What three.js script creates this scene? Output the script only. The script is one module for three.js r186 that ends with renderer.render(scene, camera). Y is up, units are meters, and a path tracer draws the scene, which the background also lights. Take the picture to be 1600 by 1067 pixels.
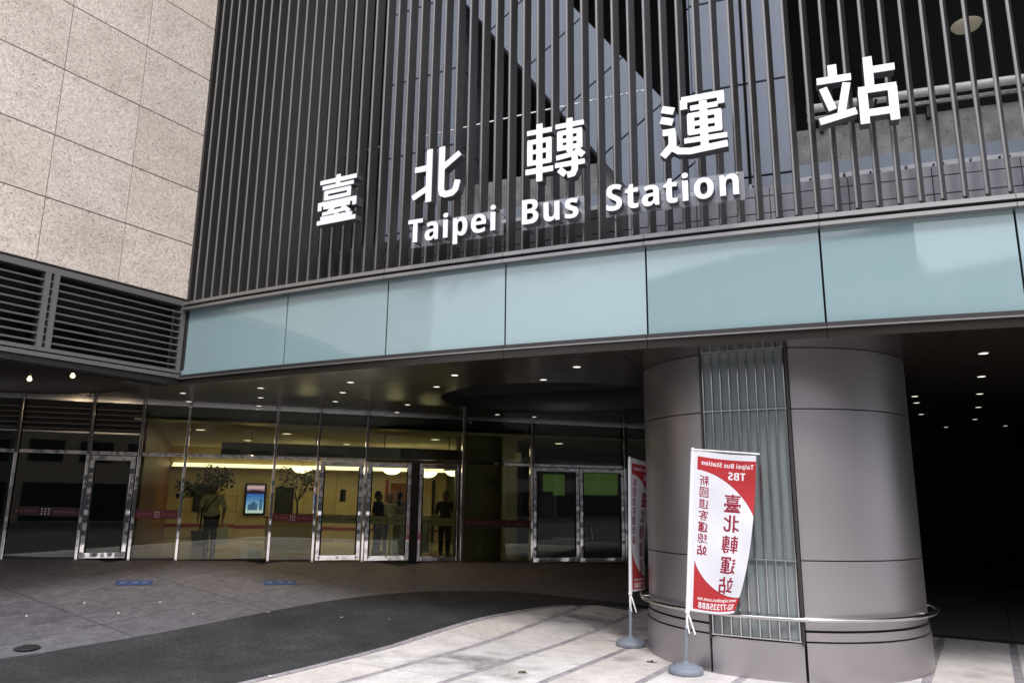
import * as THREE from 'three';
import { mergeGeometries, toCreasedNormals } from 'three/addons/utils/BufferGeometryUtils.js';
import { RoundedBoxGeometry } from 'three/addons/geometries/RoundedBoxGeometry.js';
import { FontLoader } from 'three/addons/loaders/FontLoader.js';
import { RectAreaLightUniformsLib } from 'three/addons/lights/RectAreaLightUniformsLib.js';
import { Brush, Evaluator, SUBTRACTION } from 'three-bvh-csg';

// ---------------------------------------------------------------- camera, sky, sun, exposure
const scene = new THREE.Scene();
const camera = new THREE.PerspectiveCamera(49.02, 1600 / 1067, 0.1, 400);
camera.position.set(0, 2.25, 0);
camera.rotation.order = 'YXZ';
camera.rotation.set(0.2077, 0, 0.0111);
const renderer = new THREE.WebGLRenderer({ antialias: true });
renderer.toneMapping = THREE.LinearToneMapping;
renderer.toneMappingExposure = 1.75;
renderer.shadowMap.enabled = true;
RectAreaLightUniformsLib.init();
{ // overcast sky: brightest overhead, dimmer towards the horizon, thin uneven cloud
  const W = 512, H = 256, d = new Float32Array(W * H * 4);
  const n3 = (x, y, z) => Math.sin(x * 2.1 + 1.3 * Math.sin(z * 1.7 + y)) * Math.sin(z * 2.7 + 1.1 * Math.sin(x * 2.3)) + 0.5 * Math.sin(x * 5.1 + y * 3) * Math.sin(z * 4.3 + 2);
  for (let r = 0; r < H; r++) for (let c = 0; c < W; c++) {
    const el = ((r + 0.5) / H - 0.5) * Math.PI, az = ((c + 0.5) / W) * 2 * Math.PI, s = Math.sin(el);
    const k = 1 / (0.35 + Math.max(0, s)), cl = 1 + 0.1 * n3(Math.cos(az) * k * 1.4, s, Math.sin(az) * k * 1.4);
    const L = s > 0 ? 1.62 * (0.36 + 0.64 * s) * cl : 0.3 * Math.max(0.3, 1 + 3 * s);
    const i = (r * W + c) * 4;
    d[i] = L * 0.96; d[i + 1] = L * 0.975; d[i + 2] = L * 1.06; d[i + 3] = 1;
  }
  const t = new THREE.DataTexture(d, W, H, THREE.RGBAFormat, THREE.FloatType);
  t.mapping = THREE.EquirectangularReflectionMapping; t.magFilter = THREE.LinearFilter; t.needsUpdate = true;
  scene.background = t; scene.environment = t;
}
const sun = new THREE.DirectionalLight(new THREE.Color(1, 0.96, 0.92), 1.5);
sun.position.set(4, 33, 18); sun.target.position.set(0, 0, -12);
sun.castShadow = true; sun.shadow.radius = 26; sun.shadow.mapSize.set(2048, 2048);
Object.assign(sun.shadow.camera, { left: -30, right: 30, top: 30, bottom: -30, near: 1, far: 120 });
scene.add(sun, sun.target);

// ---------------------------------------------------------------- helpers
let seed = 7;
const rnd = () => { seed = (seed * 1664525 + 1013904223) >>> 0; return seed / 4294967296; };
const rr = (a, b) => a + (b - a) * rnd();
const taken = new Map();
function numbered(name) { const n = taken.get(name) ?? 0; taken.set(name, n + 1); return n ? name + '_' + String(n).padStart(3, '0') : name; }
function thing(name, label, category, group) {
  const o = new THREE.Group(); o.name = numbered(name); scene.add(o);
  o.userData = { label, category }; if (group) o.userData.group = group;
  return o;
}
function struct(name, geo, mat, label) {
  const o = geo ? new THREE.Mesh(geo, mat) : new THREE.Group(); o.name = numbered(name); scene.add(o);
  o.userData = { kind: 'structure' }; if (label) o.userData.label = label;
  o.castShadow = o.receiveShadow = true; return o;
}
function part(name, geo, mat, parent, label) {
  const m = new THREE.Mesh(geo, mat); m.name = name; parent.add(m); m.castShadow = m.receiveShadow = true;
  if (label) m.userData.label = label;
  return m;
}
const mg = (list) => mergeGeometries(list.map((g) => (g.index ? g.toNonIndexed() : g)).map((g) => { for (const k of Object.keys(g.attributes)) if (!['position', 'normal', 'uv'].includes(k)) g.deleteAttribute(k); if (!g.attributes.uv) g.setAttribute('uv', new THREE.BufferAttribute(new Float32Array(g.attributes.position.count * 2), 2)); return g; }));
const box = (w, h, d, x = 0, y = 0, z = 0) => new THREE.BoxGeometry(w, h, d).translate(x, y, z);
const rbox = (w, h, d, r, x = 0, y = 0, z = 0) => new RoundedBoxGeometry(w, h, d, 1, Math.min(r, w / 2.01, h / 2.01, d / 2.01)).translate(x, y, z);
function metreUV(g) { // uv in metres by the dominant direction of each face
  g = g.index ? g.toNonIndexed() : g;
  const p = g.attributes.position, uv = new Float32Array(p.count * 2), a = new THREE.Vector3(), b = new THREE.Vector3(), c = new THREE.Vector3();
  for (let i = 0; i < p.count; i += 3) {
    a.fromBufferAttribute(p, i); b.fromBufferAttribute(p, i + 1); c.fromBufferAttribute(p, i + 2);
    const n = b.clone().sub(a).cross(c.clone().sub(a)), ax = Math.abs(n.x), ay = Math.abs(n.y), az = Math.abs(n.z);
    [a, b, c].forEach((v, k) => { const q = ay >= ax && ay >= az ? [v.x, v.z] : ax > az ? [v.z, v.y] : [v.x, v.y]; uv.set(q, (i + k) * 2); });
  }
  g.setAttribute('uv', new THREE.BufferAttribute(uv, 2)); return g;
}
function prism(pts, y0, y1) { // vertical prism over plan points [x, z]
  const s = new THREE.Shape(pts.map(([x, z]) => new THREE.Vector2(x, -z)));
  return new THREE.ExtrudeGeometry(s, { depth: y1 - y0, bevelEnabled: false }).rotateX(-Math.PI / 2).translate(0, y0, 0);
}
function tube(pts, r, seg = 8, n = 0) { return new THREE.TubeGeometry(new THREE.CatmullRomCurve3(pts.map((p) => new THREE.Vector3(...p)), false, 'catmullrom', 0.2), n || pts.length * 6, r, seg, false); }
function bar(a, b, r, seg = 8) { // straight round bar with caps
  const A = new THREE.Vector3(...a), B = new THREE.Vector3(...b), d = B.clone().sub(A), g = new THREE.CylinderGeometry(r, r, d.length(), seg);
  return g.applyQuaternion(new THREE.Quaternion().setFromUnitVectors(new THREE.Vector3(0, 1, 0), d.clone().normalize())).translate(...A.add(B).multiplyScalar(0.5).toArray());
}
const lathe = (pts, seg = 32) => new THREE.LatheGeometry(pts.map(([x, y]) => new THREE.Vector2(x, y)), seg);

// ---------------------------------------------------------------- procedural textures
function tileNoise(size, cells, s0) { // smooth tileable value noise
  let s = s0; const R = () => { s = (s * 1664525 + 1013904223) >>> 0; return s / 4294967296; };
  const g = Array.from({ length: cells * cells }, R);
  const f = (t) => t * t * (3 - 2 * t);
  return (x, y) => {
    const u = (x / size) * cells, v = (y / size) * cells, i = Math.floor(u), j = Math.floor(v), a = f(u - i), b = f(v - j);
    const q = (ii, jj) => g[((jj + cells) % cells) * cells + ((ii + cells) % cells)];
    return (q(i, j) * (1 - a) + q(i + 1, j) * a) * (1 - b) + (q(i, j + 1) * (1 - a) + q(i + 1, j + 1) * a) * b;
  };
}
function tex(size, metres, fn, srgb = true) {
  const d = new Uint8Array(size * size * 4);
  for (let y = 0; y < size; y++) for (let x = 0; x < size; x++) { const c = fn(x, y); d.set([c[0], c[1], c[2], 255].map((v) => Math.max(0, Math.min(255, v))), (y * size + x) * 4); }
  const t = new THREE.DataTexture(d, size, size); t.wrapS = t.wrapT = THREE.RepeatWrapping; t.magFilter = THREE.LinearFilter;
  if (srgb) t.colorSpace = THREE.SRGBColorSpace; t.repeat.set(1 / metres, 1 / metres); t.needsUpdate = true; return t;
}
const N = (s, c, k) => tileNoise(s, c, k);
// bush-hammered granite: pale with grey and brown specks about a centimetre or two across
const granA = N(1024, 300, 1), granB = N(1024, 200, 2), granC = N(1024, 9, 3), granD = N(1024, 80, 4), granE = N(1024, 3, 14);
const graniteTex = tex(1024, 3.1, (x, y) => {
  let v = 203 + 22 * (granD(x, y) - 0.5) + 12 * (granC(x, y) - 0.5) + 14 * (granE(x, y) - 0.5) + 40 * (granA(x, y) - 0.5);
  const sp = granB(x + 31, y + 7) * 0.6 + granA(x, y) * 0.4; let w = 0;
  if (sp > 0.66) v -= 330 * (sp - 0.66) + 20; else if (sp < 0.2) v += 14;
  if (granB(y + 500, x + 300) > 0.93) { v -= 46; w = 10; }
  return [v + 3 + w, v - 8 + w / 2, v - 18];
});
const pvA = N(1024, 220, 21), pvB = N(1024, 40, 22), pvC = N(1024, 11, 23), pvD = N(1024, 4, 24), pvE = N(1024, 420, 25);
const paleStone = tex(1024, 3.7, (x, y) => {
  let v = 203 + 16 * (pvA(x, y) - 0.5) + 20 * (pvE(x, y) - 0.5) + 14 * (pvB(x, y) - 0.5) + 22 * (pvC(x, y) - 0.5);
  const st = pvD(x, y) * 0.6 + pvC(x + 99, y * 1.7) * 0.4; if (st > 0.58) v -= 210 * (st - 0.58) * (0.4 + pvB(x, y));
  if (pvA(y, x) > 0.955) v -= 40;
  return [v + 2, v - 3, v - 5];
});
const darkStone = tex(1024, 4.3, (x, y) => {
  let v = 95 + 22 * (pvA(x, y) - 0.5) + 26 * (pvE(x, y) - 0.5) + 18 * (pvB(x, y) - 0.5) + 12 * (pvD(x, y) - 0.5);
  const st = pvC(x, y) * 0.5 + pvD(x + 200, y + 40) * 0.5; if (st > 0.66) v -= 60 * (st - 0.66);
  if (pvE(y, x) > 0.965) v += 26;
  return [v, v - 1, v + 4];
});
const asA = N(1024, 400, 31), asB = N(1024, 190, 32), asC = N(1024, 14, 33), asD = N(1024, 5, 34);
const scuffs = []; { let q = 99; const f = () => { q = (q * 1664525 + 1013904223) >>> 0; return q / 4294967296; }; for (let i = 0; i < 16; i++) { const a = -0.6 + 0.8 * f(), l = 40 + 170 * f(); scuffs.push([150 + 700 * f(), 150 + 700 * f(), Math.cos(a), Math.sin(a), l, 5 + 16 * f()]); } }
const asphaltTex = tex(1024, 5.1, (x, y) => {
  let v = 45 + 32 * (asA(x, y) - 0.5) + 20 * (asB(x, y) - 0.5) + 16 * (asC(x, y) - 0.5) + 14 * (asD(x, y) - 0.5);
  if (asA(y, x) > 0.96) v += 34;
  for (const [cx, cy, dx, dy, l, k] of scuffs) { const a = (x - cx) * dx + (y - cy) * dy, b = (x - cx) * dy - (y - cy) * dx; if (a > 0 && a < l && Math.abs(b + 0.0006 * a * (l - a)) < 1.3) v += k * (0.3 + asB(x, y)); }
  return [v, v + 1, v + 3];
});
const asphaltBump = tex(512, 1.1, (x, y) => { const v = 128 + 120 * (asA(x * 2, y * 2) - 0.5); return [v, v, v]; }, false);
const concTex = tex(512, 2.2, (x, y) => { const v = 160 + 30 * (pvA(x * 2, y * 2) - 0.5) + 44 * (pvC(x * 2, y * 2) - 0.5) + 30 * (pvD(x * 2, y * 2) - 0.5) - (pvB(x * 2, y * 2) > 0.85 ? 22 : 0); return [v, v - 1, v - 3]; });
const smudge = tex(512, 1.9, (x, y) => { const v = 120 + 60 * (pvB(x * 2, y * 2) - 0.5) + 70 * (pvC(x * 2, y * 2) - 0.5) + 40 * (pvA(x * 2, y * 2) - 0.5); return [v, v, v]; }, false);
const wavy = tex(512, 0.9, (x, y) => { const v = 128 + 120 * (N8(x, y) - 0.5); return [v, v, v]; }, false);
function N8(x, y) { return (N8.f ??= tileNoise(512, 6, 91))(x, y); }
const pane9 = tex(256, 2.6, (x, y) => { const v = 128 + 200 * (NP(x, y) - 0.5); return [v, v, v]; }, false);
function NP(x, y) { return (NP.f ??= tileNoise(256, 3, 57))(x, y); }
const woodTex = tex(512, 1.0, (x, y) => { const v = 0.5 * granC(x * 6 % 1024, y * 0.4) + 0.5 * granD(x * 1.5, y * 0.15); return [120 + 60 * (v - 0.5), 72 + 46 * (v - 0.5), 34 + 30 * (v - 0.5)]; });

const std = (o) => new THREE.MeshStandardMaterial(o);
const lin = (r, g, b) => new THREE.Color().setRGB(r, g, b);
const M = {
  granite: std({ map: graniteTex, roughness: 0.75 }),
  fin: std({ color: lin(0.225, 0.218, 0.212), roughness: 0.36, metalness: 0.92 }),
  rail: std({ color: lin(0.3, 0.29, 0.29), roughness: 0.35, metalness: 0.7 }),
  darkMetal: std({ color: lin(0.045, 0.042, 0.042), roughness: 0.4, metalness: 0.4 }),
  black: std({ color: lin(0.012, 0.012, 0.012), roughness: 0.8 }),
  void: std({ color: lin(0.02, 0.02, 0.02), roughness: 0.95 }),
  teal: new THREE.MeshPhysicalMaterial({ color: lin(0.25, 0.355, 0.38), roughness: 0.05, ior: 1.95, bumpMap: pane9, bumpScale: 0.004 }),
  soffit: std({ color: lin(0.038, 0.031, 0.026), roughness: 0.26, metalness: 0.5 }),
  clad: std({ color: lin(0.42, 0.396, 0.41), roughness: 0.37, metalness: 0.9 }),
  blueClad: std({ color: lin(0.3, 0.335, 0.41), roughness: 0.45, metalness: 0.3 }),
  plate: std({ color: lin(0.8, 0.8, 0.84), roughness: 0.5 }),
  concrete: std({ map: concTex, roughness: 0.9 }),
  chrome: std({ color: lin(0.72, 0.7, 0.68), roughness: 0.06, metalness: 1, bumpMap: wavy, bumpScale: 0.01 }),
  steel: std({ color: lin(0.6, 0.59, 0.58), roughness: 0.22, metalness: 1 }),
  pipeWhite: std({ color: lin(0.8, 0.8, 0.8), roughness: 0.3 }),
  louvre: std({ color: lin(0.15, 0.143, 0.138), roughness: 0.5, metalness: 0.4 }),
  signFace: std({ color: lin(0.8, 0.8, 0.83), roughness: 0.4 }),
  signSide: std({ color: lin(0.14, 0.14, 0.15), roughness: 0.35, metalness: 0.6 }),
  acrylic: new THREE.MeshPhysicalMaterial({ color: lin(0.85, 0.87, 0.9), roughness: 0.08, transmission: 0.9, thickness: 0, ior: 1.49 }),
  glass: new THREE.MeshPhysicalMaterial({ color: lin(0.72, 0.75, 0.64), roughness: 0.0, transmission: 1, thickness: 0, ior: 1.52 }),
  frost: new THREE.MeshPhysicalMaterial({ color: lin(0.165, 0.192, 0.198), roughness: 0.25, clearcoat: 1, clearcoatRoughness: 0.05 }),
  pale: std({ map: paleStone, roughness: 0.8 }),
  paleB: std({ map: paleStone, color: lin(0.93, 0.93, 0.94), roughness: 0.8 }),
  paleC: std({ map: paleStone, color: lin(0.97, 0.95, 0.93), roughness: 0.8 }),
  strip: std({ map: darkStone, color: lin(2.7, 2.55, 2.45), roughness: 0.85 }),
  grey: std({ map: darkStone, roughness: 0.62 }),
  greyB: std({ map: darkStone, color: lin(0.93, 0.92, 0.94), roughness: 0.62 }),
  greyC: std({ map: darkStone, color: lin(1.05, 1.02, 1.0), roughness: 0.62 }),
  asphalt: std({ map: asphaltTex, roughness: 0.9, bumpMap: asphaltBump, bumpScale: 0.004 }),
  lobbyWall: std({ color: lin(0.55, 0.44, 0.25), roughness: 0.6 }),
  lobbyWallB: std({ color: lin(0.5, 0.4, 0.22), roughness: 0.6 }),
  lobbyFloor: std({ color: lin(0.42, 0.38, 0.26), roughness: 0.14 }),
  lobbyCeil: std({ color: lin(0.5, 0.44, 0.3), roughness: 0.8 }),
  wood: std({ map: woodTex, roughness: 0.45 }),
  redBand: std({ color: lin(0.28, 0.035, 0.04), roughness: 0.5 }),
  lamp: std({ color: lin(0.8, 0.8, 0.8), emissive: lin(1, 0.93, 0.8), emissiveIntensity: 1.1 }),
  warmLamp: std({ color: lin(0.8, 0.8, 0.8), emissive: lin(1, 0.78, 0.45), emissiveIntensity: 1.3 }),
  cove: std({ color: lin(0.8, 0.8, 0.8), emissive: lin(1, 0.86, 0.58), emissiveIntensity: 1.6 }),
  flagPole: std({ color: lin(0.82, 0.82, 0.84), roughness: 0.4 }),
  baseGrey: std({ color: lin(0.2, 0.225, 0.27), roughness: 0.5 }),
};

// ---------------------------------------------------------------- the plan
// storefront line: w metres along it from its left door, t metres out in front of it
const W0 = [-8.41, -17.15], E1 = [0.9366, -0.3503], NN = [0.3503, 0.9366];
const SF = (w, t) => [W0[0] + E1[0] * w + NN[0] * t, W0[1] + E1[1] * w + NN[1] * t];
const WT = (x, z) => [(x - W0[0]) * E1[0] + (z - W0[1]) * E1[1], (x - W0[0]) * NN[0] + (z - W0[1]) * NN[1]];
const SFROT = Math.atan2(-E1[1], E1[0]);
const lobbyY = (w) => 0.86 - 0.0249 * Math.max(-8, Math.min(16, w));
function groundY(x, z) { // the forecourt is level by the street and ramps gently up to the doors
  const [w, t] = WT(x, z), k = Math.max(0, Math.min(1, 1 - t / 7.6));
  return (lobbyY(w) * (k > 0.16 ? k - 0.08 : (k * k) / 0.32)) / 0.92;
}
// the curved front: u metres along the arc from the granite corner, out metres in front of it
const AC = [25.885, -68.776], AR = 63.584, TH0 = (120.45 * Math.PI) / 180;
const ARC = (u, out) => { const th = TH0 - u / AR; return [AC[0] + (AR + out) * Math.cos(th), AC[1] + (AR + out) * Math.sin(th)]; };
const ARCROT = (u) => { const th = TH0 - u / AR; return Math.atan2(Math.cos(th), Math.sin(th)); }; // turns local +z to the arc's outward direction
function arcBox(u0, u1, y0, y1, o0, o1, n = 0) { // curved bar following the front
  n ||= Math.max(1, Math.ceil((u1 - u0) / 1.1));
  const near = [], far = [];
  for (let i = 0; i <= n; i++) { const u = u0 + ((u1 - u0) * i) / n; near.push(ARC(u, o1)); far.unshift(ARC(u, o0)); }
  return prism([...near, ...far], y0, y1);
}
const atArc = (g, u, out, y) => { const [x, z] = ARC(u, out); return g.rotateY(ARCROT(u)).translate(x, y, z); };
const atSF = (g, w, t, y) => { const [x, z] = SF(w, t); return g.rotateY(SFROT).translate(x, y, z); };
// paving axes: p across the slabs, q along them (square to the curved front)
const PQ = (p, q) => [0.848 * p + 0.53 * q, 0.53 * p - 0.848 * q];
function sheet(fn, nu, nv, lift) { // fn(a, b) -> [x, z] for a, b in 0..1, laid on the ground
  const pos = [], uv = [], idx = [];
  for (let j = 0; j <= nv; j++) for (let i = 0; i <= nu; i++) { const [x, z] = fn(i / nu, j / nv); pos.push(x, groundY(x, z) + lift, z); uv.push(0.848 * x + 0.53 * z, 0.53 * x - 0.848 * z); }
  for (let j = 0; j < nv; j++) for (let i = 0; i < nu; i++) { const a = j * (nu + 1) + i, b = a + 1, c = a + nu + 1, d = c + 1; idx.push(a, b, d, a, d, c); }
  const g = new THREE.BufferGeometry();
  g.setAttribute('position', new THREE.Float32BufferAttribute(pos, 3)); g.setAttribute('uv', new THREE.Float32BufferAttribute(uv, 2)); g.setIndex(idx); g.computeVertexNormals();
  if (g.attributes.normal.getY(0) < 0) { for (let i = 0; i < idx.length; i += 3) [idx[i], idx[i + 1]] = [idx[i + 1], idx[i]]; g.setIndex(idx); g.computeVertexNormals(); }
  return g;
}

// ---------------------------------------------------------------- ground
{
  const lines = (a, b, c, d, s) => { const l = [a]; for (let v = b; v <= c + 1e-6; v += s) l.push(v); l.push(d); return l; };
  const xs = lines(-200, -30, 40, 200, 0.35), zs = lines(-200, -36, 14, 200, 0.35);
  struct('ground', sheet((a, b) => [xs[Math.round(a * (xs.length - 1))], zs[Math.round(b * (zs.length - 1))]], xs.length - 1, zs.length - 1, -0.012), M.asphalt, 'dark asphalt ground reaching out to the street');
  const greys = [M.grey, M.greyB, M.greyC], pales = [M.pale, M.paleB, M.paleC];
  const pave = struct('paving', null, null, 'grey stone paving ramping up to the glass doors');
  const gq = [-2.6, 0, 2.4, 4.8, 7.2, 9.6, 12, 14.4, 16.8, 19.2, 21.6, 24];
  for (let i = 0; i < 21; i++) for (let j = 0; j < gq.length - 1; j++) {
    const p0 = -22.32 + i * 2.04, p1 = p0 + 2.04, q0 = gq[j], q1 = gq[j + 1];
    const c = PQ((p0 + p1) / 2, (q0 + q1) / 2), [w, t] = WT(...c);
    if (t < -0.9 || (p0 > -8.1 && q1 < 14) || w > 22) continue;
    part('paving_slab', sheet((a, b) => PQ(p0 + 0.006 + (2.04 - 0.012) * a, q0 + 0.006 + (q1 - q0 - 0.012) * b), 7, 8, 0), greys[Math.floor(rnd() * 3)], pave);
  }
  const pale = struct('pavement', null, null, 'pale stone pavement of long slabs with dark strips between');
  const pq = [-3.7, -1.3, 1.1, 3.5, 5.9, 8.3, 10.7, 13.1, 15.5];
  for (let i = 0; i < 16; i++) {
    const p0 = -8.04 + i * 1.02;
    const qe = i < 1 ? 13.9 : i < 2 ? 14.3 : i < 3 ? 14.75 : i < 4 ? 15.1 : 15.5;
    for (let j = 0; j < pq.length - 1; j++) part('paving_slab', sheet((a, b) => PQ(p0 + 0.055 + 0.91 * a, pq[j] + 0.004 + (Math.min(qe, pq[j + 1]) - pq[j] - 0.008) * b), 4, 8, 0.005), pales[Math.floor(rnd() * 3)], pale);
    part('paving_strip', sheet((a, b) => PQ(p0 - 0.052 + 0.104 * a, -3.7 + (qe + 3.7) * b), 1, 60, 0.003), M.strip, pale);
  }
  // the asphalt lane bends in from the left and narrows away behind the column
  const far = [[-14, -1.5], [-10.6, -6.0], [-8.3, -9.0], [-6.86, -10.78], [-6.52, -11.07], [-6.14, -11.49], [-5.71, -11.93], [-5.07, -12.68], [-4.36, -13.62], [-3.53, -14.67], [-2.82, -15.36], [-2.02, -15.93], [-1.27, -16.28], [-0.21, -16.55], [0.6, -16.52], [1.38, -16.3], [2.64, -15.95], [4.5, -15.3], [7.3, -14.05], [9.5, -12.7], [13, -10.2]];
  const near = [[-10.2, 1.0], [-8.2, -2.2], [-5.6, -6.3], [-3.24, -9.98], [-3.0, -10.35], [-2.78, -10.7], [-2.6, -11.0], [-2.1, -11.85], [-1.8, -12.3], [-1.48, -12.85], [-0.84, -13.8], [-0.4, -14.35], [0.0, -14.75], [0.5, -15.2], [0.94, -15.48], [1.59, -15.68], [2.42, -15.68], [4.4, -15.05], [7.2, -13.8], [9.4, -12.5], [12.9, -10.0]];
  const cv = (l) => new THREE.CatmullRomCurve3(l.map(([x, z]) => new THREE.Vector3(x, 0, z)), false, 'catmullrom', 0.3);
  const cf = cv(far), cn = cv(near);
  struct('road', sheet((a, b) => { const f = cf.getPoint(a), n = cn.getPoint(a); return [n.x + (f.x - n.x) * b, n.z + (f.z - n.z) * b]; }, 150, 24, 0.010), M.asphalt, 'dark asphalt lane bending across the forecourt');
  struct('kerb_strip', sheet((a, b) => { const n = cn.getPoint(a * 0.72), m = cn.getPoint(a * 0.72 + 0.004), d = [m.z - n.z, n.x - m.x], l = Math.hypot(...d); return [n.x - (d[0] / l) * 0.13 * b, n.z - (d[1] / l) * 0.13 * b]; }, 120, 2, 0.013), M.strip, 'narrow brown stone edging between asphalt lane and pale pavement');
  // blue floor stickers before the doors
  const blue = std({ color: lin(0.03, 0.065, 0.17), roughness: 0.6 }), pale2 = std({ color: lin(0.09, 0.14, 0.26), roughness: 0.6 });
  [['left', -7.29, -15.2], ['right', -4.71, -16.05]].forEach(([side, x, z]) => {
    const [w, t] = WT(x, z), o = thing('floor_marking', side === 'left' ? 'blue rectangular floor marking nearer the granite wall, before the framed door' : 'blue rectangular floor marking in front of the bay with the walking man', 'floor marking', 'blue markings on the paving');
    part('backing', sheet((a, b) => SF(w - 0.33 + 0.66 * a, t - 0.2 + 0.4 * b), 4, 4, 0.006), blue, o);
    for (const k of [-0.2, 0.02, 0.2]) part('pattern', sheet((a, b) => SF(w + k - 0.05 + 0.1 * a, t - 0.1 + 0.2 * b), 1, 1, 0.010), pale2, o);
  });
  const mh = thing('drain_cover', 'small dark oval drain cover in the grey paving at the lane edge', 'drain cover');
  part('cover', sheet((a, b) => { const th = a * 2 * Math.PI; return [-6.8 + 0.15 * b * Math.cos(th), -11.25 + 0.15 * b * Math.sin(th)]; }, 20, 2, 0.016), M.black, mh);
  part('ring', lathe([[0.15, 0], [0.165, 0.004], [0.165, -0.01], [0.15, -0.01]], 20).translate(-6.8, groundY(-6.8, -11.25) + 0.014, -11.25), M.darkMetal, mh);
  // round studs let into the paving
  const studG = lathe([[0, 0.012], [0.022, 0.011], [0.03, 0.004], [0.032, -0.01]], 14);
  const studs = [['farthest left of the near row', -7.77, -12.73], ['left one of the far row', -7.36, -13.65], ['second from left in the near row', -6.53, -13.2], ['right one of the far row', -6.21, -14.0], ['third from left in the near row', -5.37, -13.43], ['nearest the asphalt lane', -4.21, -13.78]];
  for (const [where, x, z] of studs) { const o = thing('paving_stud', 'small round metal stud in the grey paving, ' + where, 'paving stud', 'metal studs in the paving'); o.position.set(x, groundY(x, z) + 0.004, z); part('cap', studG, M.rail, o); }
  const leafG = sheet((a, b) => [a * 0.09, b * 0.05], 1, 1, 0);
  [[-1.31, -12.81, 'by the brown edging'], [0.1, -13.4, 'on the second dark strip'], [1.0, -13.04, 'on the third dark strip'], [1.43, -13.63, 'near the far flag foot'], [-3.03, -10.2, 'at the near end of the edging'], [-2.9, -13.7, 'left one on the asphalt lane'], [-2.1, -13.75, 'right one on the asphalt lane']].forEach(([x, z, w]) => {
    const o = thing('paper_scrap', 'tiny white scrap of paper lying ' + w, 'litter', 'paper scraps on the ground');
    const g = new THREE.PlaneGeometry(0.05, 0.03, 3, 2).rotateX(-Math.PI / 2); const p = g.attributes.position;
    for (let i = 0; i < p.count; i++) p.setY(i, 0.012 * rnd());
    g.computeVertexNormals(); o.position.set(x, groundY(x, z) + 0.016, z); o.rotation.y = rr(0, 3); part('sheet', g, M.signFace, o);
  });
  const wilt = std({ color: lin(0.1, 0.085, 0.06), roughness: 0.8 });
  [[2.05, -11.35, 'left of the near flag foot'], [0.2, -10.6, 'on the pale pavement near the camera']].forEach(([x, z, w]) => {
    const o = thing('dead_leaf', 'small brown dead leaf ' + w, 'leaf', 'dead leaves on the pavement'), list = [];
    for (let k = 0; k < 4; k++) list.push(new THREE.PlaneGeometry(0.1, 0.03, 2, 1).rotateX(-1.4 + 0.3 * rnd()).rotateY(rr(0, 6)).translate(rr(-0.05, 0.05), 0.012, rr(-0.05, 0.05)));
    o.position.set(x, groundY(x, z) + 0.007, z); part('blade', mg(list), wilt, o);
  });
}

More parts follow.
